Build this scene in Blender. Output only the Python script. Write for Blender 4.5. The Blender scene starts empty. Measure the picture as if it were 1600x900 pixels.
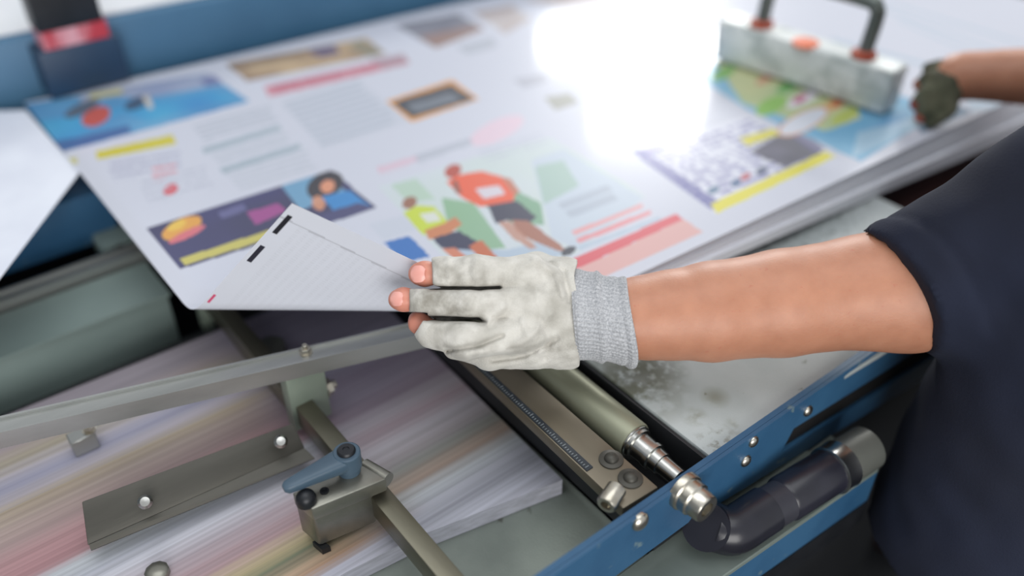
import bpy, bmesh, math, random
import numpy as np
from mathutils import Vector, Matrix
random.seed(7); rng = np.random.default_rng(7)
S = bpy.context.scene
COL = S.collection

# ------------------------------------------------------------------ camera model (metres; X along the sheet front edge, Y towards the back)
F = 1384.0; PITCH = math.radians(37.2); AZ = math.radians(38.2)
C = np.array([0, 0, 1.42])
FW = np.array([math.sin(AZ)*math.cos(PITCH), math.cos(AZ)*math.cos(PITCH), -math.sin(PITCH)])
RT = np.array([math.cos(AZ), -math.sin(AZ), 0.0]); UP = np.cross(RT, FW)
def ray(x, y): return FW + RT*(x-800)/F - UP*(y-450)/F
def at(x, y, z): d = ray(x, y); return C + d*(z-C[2])/d[2]
def atY(x, y, Y): d = ray(x, y); return C + d*(Y/d[1])
def atX(x, y, X): d = ray(x, y); return C + d*(X/d[0])
def atd(x, y, d): return C + ray(x, y)*d

def lin(c):
    return tuple(((v/255)/12.92 if v/255 <= .04045 else ((v/255+.055)/1.055)**2.4) for v in c)
def rgba(c): return lin(c) + (1.0,)

# ------------------------------------------------------------------ materials
def new_mat(name):
    m = bpy.data.materials.new(name); m.use_nodes = True
    nt = m.node_tree; b = nt.nodes['Principled BSDF']
    return m, nt, b
def pmat(name, c1, c2=None, scale=18, rough=.5, metal=0.0, bump=0.0, bscale=300, stretch=(1, 1, 1), contrast=(.35, .65),
         spots=None, coat=0.0, rvar=0.0, detail=6):
    m, nt, b = new_mat(name); N = nt.nodes; L = nt.links
    tc = N.new('ShaderNodeTexCoord'); mp = N.new('ShaderNodeMapping'); mp.inputs['Scale'].default_value = stretch
    L.new(tc.outputs['Object'], mp.inputs['Vector'])
    nz = N.new('ShaderNodeTexNoise'); nz.inputs['Scale'].default_value = scale; nz.inputs['Detail'].default_value = detail
    L.new(mp.outputs[0], nz.inputs['Vector'])
    rp = N.new('ShaderNodeValToRGB'); e = rp.color_ramp.elements
    e[0].position, e[1].position = contrast; e[0].color = rgba(c1); e[1].color = rgba(c2 or c1)
    L.new(nz.outputs['Fac'], rp.inputs['Fac']); col = rp.outputs['Color']
    for sp in (spots or []):
        sc, sscale, lo, hi = sp
        n2 = N.new('ShaderNodeTexNoise'); n2.inputs['Scale'].default_value = sscale; n2.inputs['Detail'].default_value = 4
        L.new(mp.outputs[0], n2.inputs['Vector'])
        r2 = N.new('ShaderNodeValToRGB'); r2.color_ramp.elements[0].position = lo; r2.color_ramp.elements[1].position = hi
        L.new(n2.outputs['Fac'], r2.inputs['Fac'])
        mx = N.new('ShaderNodeMix'); mx.data_type = 'RGBA'
        L.new(r2.outputs['Color'], mx.inputs['Factor']); L.new(col, mx.inputs['A']); mx.inputs['B'].default_value = rgba(sc)
        col = mx.outputs['Result']
    L.new(col, b.inputs['Base Color'])
    b.inputs['Roughness'].default_value = rough; b.inputs['Metallic'].default_value = metal
    if coat: b.inputs['Coat Weight'].default_value = coat; b.inputs['Coat Roughness'].default_value = .12
    if rvar:
        mr = N.new('ShaderNodeMapRange'); mr.inputs['To Min'].default_value = rough-rvar; mr.inputs['To Max'].default_value = rough+rvar
        L.new(nz.outputs['Fac'], mr.inputs['Value']); L.new(mr.outputs[0], b.inputs['Roughness'])
    if bump:
        n3 = N.new('ShaderNodeTexNoise'); n3.inputs['Scale'].default_value = bscale; n3.inputs['Detail'].default_value = 3
        L.new(mp.outputs[0], n3.inputs['Vector'])
        bp = N.new('ShaderNodeBump'); bp.inputs['Strength'].default_value = bump; bp.inputs['Distance'].default_value = .001
        L.new(n3.outputs['Fac'], bp.inputs['Height']); L.new(bp.outputs[0], b.inputs['Normal'])
    return m
M = {}
M['blue'] = pmat('rail blue enamel', (40, 80, 114), (52, 94, 128), 12, .42, bump=.15, bscale=150, spots=[((96, 118, 128), 60, .68, .74)])
M['blue_beam'] = pmat('beam blue enamel', (56, 98, 130), (68, 112, 144), 5, .45)
M['navy_paint'] = pmat('dark blue paint', (22, 48, 74), (30, 60, 88), 10, .5)
M['deck'] = pmat('worn pale grey enamel', (166, 174, 174), (192, 198, 198), 7, .36, bump=.25, bscale=900, rvar=.08,
                 spots=[((104, 106, 90), 90, .70, .76), ((126, 128, 118), 17, .64, .76)])
M['floor_plate'] = pmat('dirty green grey plate', (112, 120, 114), (138, 146, 138), 10, .5, bump=.2, bscale=400, spots=[((80, 82, 74), 45, .66, .72)])
M['shelf'] = pmat('grey green shelf paint', (96, 106, 102), (116, 126, 120), 8, .5, spots=[((80, 84, 80), 60, .70, .76)])
M['steel_olive'] = pmat('oiled bar steel', (96, 94, 82), (124, 120, 104), 14, .34, .75, stretch=(1, .12, 1), bump=.1)
M['steel_dark'] = pmat('dark brushed steel', (66, 65, 60), (84, 82, 76), 25, .5, .5, stretch=(.15, 1, 1), bump=.15)
M['steel'] = pmat('bright turned steel', (168, 168, 164), (196, 196, 192), 30, .25, 1.0)
M['zinc'] = pmat('zinc screw', (182, 176, 162), (208, 204, 194), 60, .28, 1.0, bump=.15)
M['alu'] = pmat('aluminium profile', (150, 152, 150), (176, 178, 176), 20, .32, .8, stretch=(.1, 1, 1))
M['clamp'] = pmat('machined clamp steel', (120, 120, 112), (150, 148, 138), 20, .32, .75, bump=.1)
M['roller'] = pmat('worn olive roller steel', (120, 122, 104), (146, 148, 128), 12, .42, .5, stretch=(1, .3, 1), rvar=.06)
M['bar'] = pmat('brown tarnished bar', (106, 98, 84), (134, 126, 110), 10, .40, .6, stretch=(1, .15, 1), spots=[((150, 144, 130), 60, .64, .72)])
M['scale'] = pmat('black scale strip', (26, 32, 40), (40, 48, 56), 60, .5)
M['tick'] = pmat('scale tick paint', (110, 118, 122), (135, 142, 146), 60, .5)
M['slot_shade'] = pmat('matt black slot shade', (8, 8, 10), (12, 12, 14), 30, .8)  # near-black colour gives the rail slot its shade
M['lever'] = pmat('slate blue plastic', (62, 82, 98), (72, 92, 108), 20, .42)
M['black'] = pmat('black oxide', (24, 26, 30), (36, 38, 42), 30, .4, .3)
M['dark'] = pmat('dark machine interior', (22, 24, 28), (34, 36, 40), 8, .6)
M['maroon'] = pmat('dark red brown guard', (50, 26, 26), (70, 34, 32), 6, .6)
M['box'] = pmat('pale green machine paint', (118, 134, 130), (132, 148, 144), 5, .5)
M['hanger'] = pmat('pale green bracket paint', (118, 130, 118), (142, 152, 138), 12, .45)
M['hose'] = pmat('black rubber hose', (26, 26, 34), (36, 36, 46), 20, .28)
M['hose2'] = pmat('dark grey hose sleeve', (44, 44, 52), (54, 54, 62), 20, .45)
M['pipe'] = pmat('dull grey pipe', (92, 94, 90), (110, 112, 106), 14, .45, .4)
M['stack'] = pmat('paper stack edges', (220, 223, 232), (240, 242, 247), 40, .7, stretch=(.004, .004, 18), contrast=(.3, .7))
M['block'] = pmat('white wrapped block', (206, 212, 212), (228, 232, 230), 14, .35, bump=.3, bscale=40, spots=[((186, 194, 192), 26, .50, .62), ((150, 158, 156), 70, .66, .72)])
M['orange'] = pmat('orange sticker', (214, 92, 44), (226, 112, 60), 30, .5)
M['rust'] = pmat('rusty red nut', (150, 60, 40), (176, 84, 60), 60, .6)
M['handle'] = pmat('grey green handle steel', (92, 100, 96), (116, 122, 118), 20, .3, .7)
M['red_band'] = pmat('red label band', (176, 50, 64), (206, 150, 160), 30, .5, contrast=(.5, .6), stretch=(1, 1, .2))
M['floor'] = pmat('workshop floor', (50, 52, 56), (66, 68, 70), 3, .6)
M['wall'] = pmat('workshop wall', (150, 156, 162), (164, 170, 176), 2, .8)
M['white_board'] = pmat('white cover sheet', (216, 220, 226), (232, 234, 238), 6, .5)
M['ink_brown'] = pmat('brown stains', (90, 70, 56), (60, 56, 54), 20, .6)

# ------------------------------------------------------------------ mesh helpers
def link(o, parent=None):
    COL.objects.link(o)
    if parent is not None: o.parent = parent
    return o
def tag(o, label=None, cat=None, group=None, kind=None):
    for k, v in (('label', label), ('category', cat), ('group', group), ('kind', kind)):
        if v: o[k] = v
    return o
def thing(name, loc, label, cat, group=None):
    o = bpy.data.objects.new(name, None); o.location = loc; o.empty_display_size = .02
    link(o); return tag(o, label, cat, group)
def finish(name, bm, mat, parent=None, origin=None, smooth=True, label=None, ang=40):
    """bm is in world coordinates; link it as one mesh object below parent."""
    if origin is None:
        if parent is not None: origin = root_loc(parent)
        else:
            vs = [v.co for v in bm.verts]
            origin = Vector(((min(v.x for v in vs)+max(v.x for v in vs))/2, (min(v.y for v in vs)+max(v.y for v in vs))/2, min(v.z for v in vs)))
    origin = Vector(origin)
    bmesh.ops.translate(bm, verts=bm.verts, vec=-origin)
    bmesh.ops.recalc_face_normals(bm, faces=bm.faces)
    me = bpy.data.meshes.new(name); bm.to_mesh(me); bm.free()
    if smooth:
        me.polygons.foreach_set('use_smooth', [True]*len(me.polygons))
        try: me.set_sharp_from_angle(angle=math.radians(ang))
        except Exception: pass
    for mm in (mat if isinstance(mat, (list, tuple)) else [mat]): me.materials.append(mm)
    o = bpy.data.objects.new(name, me)
    if parent is None: o.location = origin
    link(o, parent)
    if label: o['label'] = label
    return o
def root_loc(o):
    p = Vector((0, 0, 0))
    while o is not None:
        p += Vector(o.location); o = o.parent
    return p
def prism(bm, pts, vec):
    """closed prism: polygon pts (3D) extruded by vec"""
    a = [bm.verts.new(Vector(p)) for p in pts]; b = [bm.verts.new(Vector(p)+Vector(vec)) for p in pts]
    n = len(a); bm.faces.new(a); bm.faces.new(b[::-1])
    for i in range(n): bm.faces.new((a[i], b[i], b[(i+1) % n], a[(i+1) % n]))
def box(bm, x0, x1, y0, y1, z0, z1):
    prism(bm, [(x0, y0, z0), (x1, y0, z0), (x1, y1, z0), (x0, y1, z0)], (0, 0, z1-z0))
def obox(bm, p0, p1, w, h, up=(0, 0, 1)):
    """bar from p0 to p1; width w sideways, height h along up, p0/p1 on the centre line"""
    p0, p1 = Vector(p0), Vector(p1); d = (p1-p0).normalized(); s = d.cross(Vector(up)).normalized(); u = s.cross(d)
    prism(bm, [p0+s*w/2*a+u*h/2*b for a, b in ((-1, -1), (1, -1), (1, 1), (-1, 1))], p1-p0)
def bevel(bm, w, seg=2, ang=30):
    bmesh.ops.remove_doubles(bm, verts=bm.verts, dist=1e-6)
    bmesh.ops.recalc_face_normals(bm, faces=bm.faces)
    es = [e for e in bm.edges if len(e.link_faces) == 2 and e.calc_face_angle(0) > math.radians(ang)]
    bmesh.ops.bevel(bm, geom=es, offset=w, segments=seg, affect='EDGES', profile=.5, clamp_overlap=True)
def frame(d):
    d = Vector(d).normalized(); a = Vector((0, 0, 1)) if abs(d.z) < .9 else Vector((1, 0, 0))
    s = d.cross(a).normalized(); return d, s, s.cross(d)
def lathe(bm, p, d, prof, n=32):
    """prof: (distance along d, radius)"""
    d, s, u = frame(d); p = Vector(p); rings = []
    for t, r in prof:
        rings.append([bm.verts.new(p+d*t+(s*math.cos(6.28318*i/n)+u*math.sin(6.28318*i/n))*max(r, 1e-5)) for i in range(n)])
    for a, b in zip(rings, rings[1:]):
        for i in range(n): bm.faces.new((a[i], a[(i+1) % n], b[(i+1) % n], b[i]))
    bm.faces.new(rings[0][::-1]); bm.faces.new(rings[-1])
def tube(bm, pts, r, n=20):
    pts = [Vector(p) for p in pts]; rings = []
    rr = r if isinstance(r, (list, tuple)) else [r]*len(pts)
    _, s, _ = frame(pts[1]-pts[0])
    for i, p in enumerate(pts):
        d = (pts[min(i+1, len(pts)-1)]-pts[max(i-1, 0)]).normalized()
        s = (s-d*s.dot(d)).normalized(); u = d.cross(s)
        rings.append([bm.verts.new(p+(s*math.cos(6.28318*k/n)+u*math.sin(6.28318*k/n))*rr[i]) for k in range(n)])
    for a, b in zip(rings, rings[1:]):
        for i in range(n): bm.faces.new((a[i], a[(i+1) % n], b[(i+1) % n], b[i]))
    bm.faces.new(rings[0][::-1]); bm.faces.new(rings[-1])
def smooth_path(pts, k=8):
    pts = [np.array(p, float) for p in pts]; out = []
    P = [2*pts[0]-pts[1]] + pts + [2*pts[-1]-pts[-2]]
    for i in range(1, len(P)-2):
        for j in range(k):
            t = j/k
            out.append(.5*((2*P[i])+(-P[i-1]+P[i+1])*t+(2*P[i-1]-5*P[i]+4*P[i+1]-P[i+2])*t*t+(-P[i-1]+3*P[i]-3*P[i+1]+P[i+2])*t**3))
    out.append(pts[-1]); return out
def BM(): return bmesh.new()
def dome_screw(name, p, d, r, parent, mat='zinc', h=.6):
    bm = BM(); lathe(bm, p, d, [(-.002, r*.98), (0, r)]+[(h*r*math.sin(a), r*math.cos(a)) for a in np.linspace(.15, 1.45, 7)], 24)
    return finish(name, bm, M[mat], parent)
def socket_screw(name, p, d, r, h, parent, mat='zinc'):
    bm = BM(); lathe(bm, p, d, [(-.003, r), (h*.9, r), (h, r*.88), (h, r*.52), (h*.55, r*.5), (h*.5, r*.01)], 24)
    return finish(name, bm, M[mat], parent)
def hexnut(name, p, d, r, h, parent, mat='zinc'):
    bm = BM(); lathe(bm, p, d, [(0, r*1.2), (h*.2, r*1.2)], 28); lathe(bm, p, d, [(h*.2, r), (h*.9, r), (h, r*.86)], 6)
    lathe(bm, p, d, [(0, r*.5), (h*1.5, r*.5), (h*1.6, r*.42)], 16)
    return finish(name, bm, M[mat], parent, ang=25)
def nets(field, lo, hi, h):
    """surface nets on field(P[N,3]) -> verts, quads"""
    n = [int(math.ceil((hi[i]-lo[i])/h))+1 for i in range(3)]
    ax = [lo[i]+h*np.arange(n[i]) for i in range(3)]
    V = np.empty(n, np.float32)
    Yg, Zg = np.meshgrid(ax[1], ax[2], indexing='ij'); yz = np.stack([Yg.ravel(), Zg.ravel()], 1)
    step = max(1, 400000//len(yz))
    for i in range(0, n[0], step):
        xs = ax[0][i:i+step]
        P = np.concatenate([np.repeat(xs, len(yz))[:, None], np.tile(yz, (len(xs), 1))], 1)
        V[i:i+step] = field(P).reshape(len(xs), n[1], n[2])
    sg = V < 0
    cn = [m-1 for m in n]; acc = np.zeros(cn+[3], np.float32); cnt = np.zeros(cn, np.int16)
    cor = [(a, b, c) for a in (0, 1) for b in (0, 1) for c in (0, 1)]
    sl = lambda o: tuple(slice(o[k], o[k]+cn[k]) for k in range(3))
    for a in cor:
        for k in range(3):
            if a[k]: continue
            b = list(a); b[k] = 1
            va, vb = V[sl(a)], V[sl(b)]; cr = sg[sl(a)] != sg[sl(b)]
            t = np.where(cr, va/np.where(cr, va-vb, 1), 0)
            for j in range(3): acc[..., j] += np.where(cr, a[j]+(t if j == k else 0), 0)
            cnt += cr
    act = cnt > 0; idx = -np.ones(cn, np.int64); idx[act] = np.arange(act.sum())
    ijk = np.argwhere(act); verts = (ijk+acc[act]/cnt[act][:, None])*h+np.array(lo)
    quads = []
    for k in range(3):
        o = [0, 0, 0]; o[k] = 1; u, v = (k+1) % 3, (k+2) % 3
        s0 = tuple(slice(0, n[j]-o[j]) for j in range(3)); s1 = tuple(slice(o[j], n[j]) for j in range(3))
        cr = np.argwhere(sg[s0] != sg[s1])
        ok = (cr[:, u] > 0) & (cr[:, v] > 0) & (cr[:, u] < n[u]-1) & (cr[:, v] < n[v]-1); cr = cr[ok]
        ins = sg[s0][tuple(cr.T)]
        q = []
        for du, dv in ((-1, -1), (0, -1), (0, 0), (-1, 0)):
            c2 = cr.copy(); c2[:, u] += du; c2[:, v] += dv; q.append(idx[tuple(c2.T)])
        q = np.stack(q, 1); q[~ins] = q[~ins][:, ::-1]; quads.append(q)
    return verts, np.concatenate(quads)
def mesh_np(name, verts, quads, smooth=True):
    me = bpy.data.meshes.new(name); me.vertices.add(len(verts)); me.vertices.foreach_set('co', np.ascontiguousarray(verts, np.float32).ravel())
    m = len(quads); me.loops.add(4*m); me.loops.foreach_set('vertex_index', quads.astype(np.int32).ravel())
    me.polygons.add(m); me.polygons.foreach_set('loop_start', np.arange(0, 4*m, 4, dtype=np.int32))
    me.update(calc_edges=True); me.validate()
    if smooth: me.polygons.foreach_set('use_smooth', np.ones(len(me.polygons), bool))
    return me
def relax(verts, quads, it=2, lam=.5):
    e = np.concatenate([quads[:, [i, (i+1) % 4]] for i in range(4)]); e = np.concatenate([e, e[:, ::-1]])
    deg = np.bincount(e[:, 0], minlength=len(verts)).astype(float)[:, None]
    for _ in range(it):
        s = np.stack([np.bincount(e[:, 0], weights=verts[e[:, 1], j], minlength=len(verts)) for j in range(3)], 1)
        verts = verts+lam*(s/np.maximum(deg, 1)-verts)
    return verts
def cap(P, a, b, ra, rb):
    a, b = np.array(a), np.array(b); d = b-a; L = d@d+1e-12
    t = np.clip((P-a)@d/L, 0, 1)
    return np.linalg.norm(P-a-t[:, None]*d, axis=1)-(ra+(rb-ra)*t)
def smin(a, b, k):
    h = np.clip(.5+.5*(b-a)/k, 0, 1); return b+(a-b)*h-k*h*(1-h)
def chain(P, pts, k=.006):
    """pts: (point, radius) list"""
    f = None
    for (a, ra), (b, rb) in zip(pts, pts[1:]):
        c = cap(P, a, b, ra, rb); f = c if f is None else smin(f, c, k)
    return f
def px_chain(spec): return [(atd(x, y, d), r*d/F) for x, y, d, r in spec]

# ------------------------------------------------------------------ printed top sheet, corner folded up by the hand
ZS = .90
FP = dict(n0=-.0055, R=.032, phi=1.325, a=.8818)
SX0, SX1 = .1638, 1.62
def yfront(x): return .4935-.040*(x-.1638)
def yback(x): return 1.276-.072*x
def fold_map(X, Y):
    n = np.array([math.cos(FP['a']), math.sin(FP['a'])]); t = np.array([n[1], -n[0]])
    qx, qy = X-.178, Y-.712
    nn = qx*n[0]+qy*n[1]; tt = qx*t[0]+qy*t[1]; s = FP['n0']-nn
    R, ph = FP['R'], FP['phi']; th = np.clip(s/R, 0, ph); ex = np.maximum(s-R*ph, 0)
    w = R*np.sin(th)+ex*math.cos(ph); z = R*(1-np.cos(th))+ex*math.sin(ph)
    n1 = np.where(s > 0, FP['n0']-w, nn)
    return np.stack([.178+n[0]*n1+t[0]*tt, .712+n[1]*n1+t[1]*tt, ZS+np.where(s > 0, z, 0)], -1)

def vnoise(X, Y, s, seed=0):
    """smooth value noise on the sheet"""
    r = np.random.default_rng(seed); G = r.random((256, 256))
    u, v = X*s+37.1, Y*s+11.7; i, j = np.floor(u).astype(int), np.floor(v).astype(int); fu, fv = u-i, v-j
    fu, fv = fu*fu*(3-2*fu), fv*fv*(3-2*fv); g = lambda a, b: G[a % 256, b % 256]
    return (g(i, j)*(1-fu)+g(i+1, j)*fu)*(1-fv)+(g(i, j+1)*(1-fu)+g(i+1, j+1)*fu)*fv

class Print:
    def __init__(s, X, Y):
        s.X, s.Y = X, Y; s.c = np.empty(X.shape+(3,)); s.c[:] = lin((214, 217, 229))
    def poly(s, px): return [at(x, y, ZS)[:2] for x, y in px]
    def inside(s, pts):
        m = np.zeros(s.X.shape, bool); n = len(pts)
        for i in range(n):
            (x0, y0), (x1, y1) = pts[i], pts[(i+1) % n]
            if y0 == y1: continue
            m ^= ((y0 > s.Y) != (y1 > s.Y)) & (s.X < (x1-x0)*(s.Y-y0)/(y1-y0)+x0)
        return m
    def fill(s, px, col, a=1.0, var=0, vs=60, col2=None, seed=1):
        m = s.inside(s.poly(px)); c = np.array(lin(col))
        k = vnoise(s.X[m], s.Y[m], vs, seed)[:, None] if (var or col2) else None
        if col2 is not None: cc = c*(1-k)+np.array(lin(col2))*k
        else: cc = c*(1+(var*(2*k-1) if var else 0))
        s.c[m] = s.c[m]*(1-a)+np.broadcast_to(cc, s.c[m].shape)*a
    def ell(s, x, y, rx, ry, col, a=1.0, ang=-25):
        t = np.linspace(0, 6.283, 25)[:-1]; ca, sa = math.cos(math.radians(ang)), math.sin(math.radians(ang))
        s.fill([(x+rx*math.cos(k)*ca-ry*math.sin(k)*sa, y+rx*math.cos(k)*sa+ry*math.sin(k)*ca) for k in t], col, a)
    def text(s, quad, n, col, a=.6, fill=.55, gap=.5, seed=3):
        """quad TL,TR,BR,BL: n lines of word-like marks"""
        q = [np.array(p) for p in s.poly(quad)]; m = s.inside(q)
        ex, ey = ((q[1]-q[0])+(q[2]-q[3]))/2, ((q[3]-q[0])+(q[2]-q[1]))/2
        A = np.linalg.inv(np.stack([ex, ey], 1)); d = np.stack([s.X[m]-q[0][0], s.Y[m]-q[0][1]], -1)@A.T
        u, v = d[:, 0], d[:, 1]*n; li = np.floor(v)
        on = ((v-li) < gap) & (vnoise(u*1.0, li*3.3, 46, seed) < fill+.12) & (u < .8+.2*vnoise(li*1.7, li, 9, seed+1))
        k = np.where(m)[0] if m.ndim == 1 else np.argwhere(m)
        idx = tuple(k[on].T) if k.ndim == 2 else k[on]
        s.c[idx] = s.c[idx]*(1-a)+np.array(lin(col))*a

def paint(pr):
    W = (230, 232, 240)
    # page gutters / large soft text fields
    f, t = pr.fill, pr.text
    # blue sports photograph at the back left
    f([(-60, 178), (120, 150), (322, 112), (390, 157), (130, 230), (-60, 280)], (42, 128, 190), var=.25, vs=14, col2=(96, 168, 210))
    f([(-40, 200), (120, 182), (330, 140), (372, 152), (230, 190), (190, 175), (120, 215), (-40, 250)], (20, 130, 200), .75, vs=20, col2=(40, 170, 215))
    f([(60, 226), (130, 214), (200, 196), (205, 206), (130, 229), (60, 248)], (24, 84, 150), .9)
    f([(126, 150), (300, 116), (322, 112), (350, 130), (230, 152), (180, 150), (126, 162)], (196, 200, 214), .85, col2=(150, 156, 190), vs=25)
    f([(310, 122), (335, 117), (348, 128), (322, 134)], (96, 104, 160), .8)
    f([(140, 147), (190, 138), (192, 146), (140, 155)], (206, 196, 80), .8)
    pr.ell(150, 182, 24, 14, (196, 72, 52)); pr.ell(128, 170, 30, 9, (70, 62, 60), .8); pr.ell(215, 160, 22, 9, (24, 52, 84), .9)
    f([(222, 150), (232, 148), (240, 168), (232, 170)], (206, 200, 190)); pr.ell(30, 200, 30, 12, (60, 90, 120), .6)
    f([(150, 237), (269, 210), (276, 224), (152, 250)], (214, 202, 36), 1); f([(20, 262), (120, 246), (122, 256), (20, 276)], (206, 200, 90), .8)
    t([(165, 256), (280, 236), (300, 262), (180, 285)], 3, (170, 172, 196), .7); t([(235, 262), (275, 255), (282, 275), (240, 285)], 2, (226, 150, 160), .8)
    pr.ell(267, 296, 13, 8, (222, 84, 92)); t([(215, 285), (320, 258), (345, 290), (235, 322)], 4, (180, 184, 200), .5)
    # text column
    t([(300, 196), (425, 162), (446, 186), (320, 222)], 4, (168, 178, 190), .6, fill=.8)
    f([(314, 232), (436, 194), (440, 202), (320, 240)], (150, 172, 182), .75); f([(343, 263), (466, 224), (472, 232), (349, 271)], (150, 172, 182), .75)
    t([(330, 243), (446, 206), (464, 222), (345, 258)], 2, (180, 190, 200), .6, fill=.8); t([(352, 272), (480, 234), (510, 262), (378, 300)], 4, (184, 192, 202), .55, fill=.8)
    # top strip
    f([(352, 98), (572, 60), (603, 84), (386, 126)], (146, 112, 76), .95, vs=30, col2=(206, 176, 130)); f([(480, 78), (522, 70), (532, 84), (500, 90)], (96, 84, 120), .9)
    f([(355, 100), (480, 78), (470, 86), (360, 108)], (80, 60, 50), .5); f([(560, 62), (600, 80), (580, 90), (545, 75)], (120, 130, 110), .6)
    f([(412, 134), (632, 88), (640, 100), (420, 150)], (214, 120, 134), .8); t([(412, 134), (632, 88), (640, 100), (420, 150)], 1, (190, 96, 116), .6, gap=.8)
    f([(575, 92), (630, 84), (640, 98), (600, 108)], (170, 150, 160), .7)
    f([(440, 160), (560, 124), (640, 190), (505, 232)], (200, 206, 218), .5); t([(440, 160), (560, 124), (640, 190), (505, 232)], 9, (176, 186, 200), .6, fill=.8)
    f([(616, 40), (715, 22), (757, 46), (680, 76)], (112, 112, 124), .95, vs=30, col2=(150, 148, 156)); f([(655, 58), (745, 40), (757, 47), (682, 76)], (156, 118, 100), .8)
    f([(712, 74), (770, 58), (778, 74), (730, 86)], (178, 184, 194), .7); f([(738, 20), (800, 8), (830, 30), (790, 54)], (166, 138, 124), .8, vs=30, col2=(206, 196, 190))
    f([(812, 0), (1000, -30), (1040, -10), (880, 10)], (180, 150, 130), .6, vs=20, col2=(210, 190, 180))
    # orange framed advertisement
    f([(604, 158), (706, 125), (748, 155), (643, 191)], (232, 160, 62)); f([(612, 160), (705, 132), (742, 155), (644, 184)], (58, 62, 70)); f([(634, 164), (702, 145), (722, 155), (650, 176)], (120, 128, 138), .9)
    # dark advertisement with woman
    f([(229, 356), (518, 266), (588, 326), (282, 420)], (48, 46, 96), var=.3, vs=25)
    f([(440, 291), (505, 270), (540, 300), (470, 330)], (120, 180, 216), .8); pr.ell(508, 290, 30, 20, (34, 26, 34)); pr.ell(512, 292, 12, 10, (226, 150, 112))
    f([(502, 308), (545, 298), (578, 322), (530, 340)], (38, 136, 204)); pr.ell(498, 318, 10, 12, (220, 150, 110), .9)
    pr.ell(284, 356, 34, 14, (232, 164, 60)); pr.ell(292, 366, 32, 6, (220, 110, 120)); pr.ell(276, 352, 16, 7, (240, 196, 70))
    f([(385, 332), (435, 318), (448, 330), (400, 352)], (178, 70, 150), .8); f([(340, 332), (380, 318), (386, 328), (348, 342)], (110, 110, 160), .7)
    f([(280, 404), (420, 360), (432, 370), (288, 414)], (206, 196, 96)); f([(470, 345), (560, 318), (588, 326), (490, 358)], (60, 60, 110))
    # sheet lower middle: pale blocks near the fold
    f([(575, 352), (640, 335), (665, 356), (600, 376)], (206, 212, 224), .8); f([(600, 380), (640, 370), (672, 402), (630, 412)], (34, 112, 190))
    # runners
    f([(590, 292), (700, 258), (860, 214), (1010, 305), (900, 398), (770, 440), (690, 400)], (206, 222, 214), .9, vs=18, col2=(214, 222, 230))
    f([(830, 250), (880, 232), (1005, 308), (905, 392), (862, 372)], (200, 212, 226), .9)
    f([(745, 315), (790, 290), (845, 318), (850, 352), (800, 350)], (96, 160, 110), .8); f([(690, 310), (740, 318), (790, 388), (760, 392), (700, 352)], (120, 176, 120), .8)
    f([(836, 260), (880, 250), (905, 290), (850, 320)], (150, 190, 160), .6); f([(610, 290), (650, 280), (680, 312), (640, 318)], (170, 206, 170), .6)
    f([(700, 388), (790, 392), (860, 374), (880, 398), (800, 430), (720, 440)], (176, 196, 216), .8)
    pr.ell(708, 268, 14, 10, (186, 70, 46), 1); f([(698, 285), (716, 274), (752, 268), (782, 276), (806, 300), (800, 318), (750, 324), (722, 310), (708, 296)], (240, 92, 44))
    f([(706, 285), (714, 282), (722, 304), (712, 302)], (150, 80, 60)); f([(782, 276), (798, 280), (812, 300), (804, 306)], (200, 120, 90)); f([(742, 296), (780, 290), (790, 304), (756, 312)], (222, 214, 222))
    f([(762, 322), (808, 314), (838, 340), (826, 350), (792, 345), (775, 352)], (34, 36, 66)); f([(800, 344), (826, 346), (860, 372), (884, 390), (874, 394), (830, 376), (806, 364)], (170, 108, 84))
    f([(778, 348), (796, 346), (820, 370), (840, 388), (828, 390), (800, 372)], (196, 140, 116), .9); pr.ell(888, 393, 13, 6, (36, 44, 58))
    pr.ell(640, 318, 12, 9, (156, 104, 76)); f([(630, 334), (652, 322), (678, 324), (698, 346), (690, 366), (660, 368), (646, 352)], (206, 222, 50)); f([(655, 336), (680, 332), (690, 346), (668, 350)], (226, 230, 220))
    f([(664, 362), (694, 350), (712, 340), (722, 352), (700, 368), (670, 376)], (210, 130, 80)); f([(676, 374), (716, 362), (745, 378), (738, 392), (700, 390), (688, 388)], (30, 36, 72))
    f([(690, 390), (712, 388), (740, 412), (720, 416)], (216, 130, 96)); f([(732, 386), (752, 376), (778, 404), (756, 412)], (202, 104, 56))
    pr.ell(776, 204, 46, 16, (238, 206, 220), .8); t([(645, 245), (735, 215), (742, 226), (655, 258)], 1, (182, 188, 200), .8, gap=.8, fill=.9); t([(588, 262), (650, 244), (655, 254), (594, 274)], 1, (226, 190, 206), .8, gap=.8, fill=.9)
    t([(740, 238), (850, 205), (870, 222), (765, 256)], 3, (196, 202, 214), .7)
    t([(870, 318), (950, 288), (975, 312), (895, 345)], 2, (172, 182, 196), .7, gap=.75, fill=.8)
    f([(893, 362), (1002, 318), (1006, 324), (898, 369)], (236, 160, 160), .9); f([(900, 374), (1015, 328), (1019, 334), (905, 381)], (236, 140, 144), .9); f([(903, 386), (1030, 338), (1033, 343), (906, 392)], (186, 204, 220), .9)
    f([(882, 410), (1056, 334), (1068, 342), (895, 424)], (226, 84, 94)); f([(896, 424), (1068, 342), (1098, 362), (938, 436), (915, 445)], (230, 178, 172))
    # faint photos by the glare
    f([(800, 124), (850, 116), (858, 126), (818, 138)], (182, 184, 196), .8); f([(850, 152), (890, 145), (905, 160), (868, 172)], (150, 150, 130), .8); f([(900, 178), (1000, 172), (1024, 198), (960, 218)], (196, 176, 164), .8, vs=40, col2=(222, 222, 226))
    f([(925, 176), (945, 178), (968, 200), (955, 205)], (150, 120, 110), .7)
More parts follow.
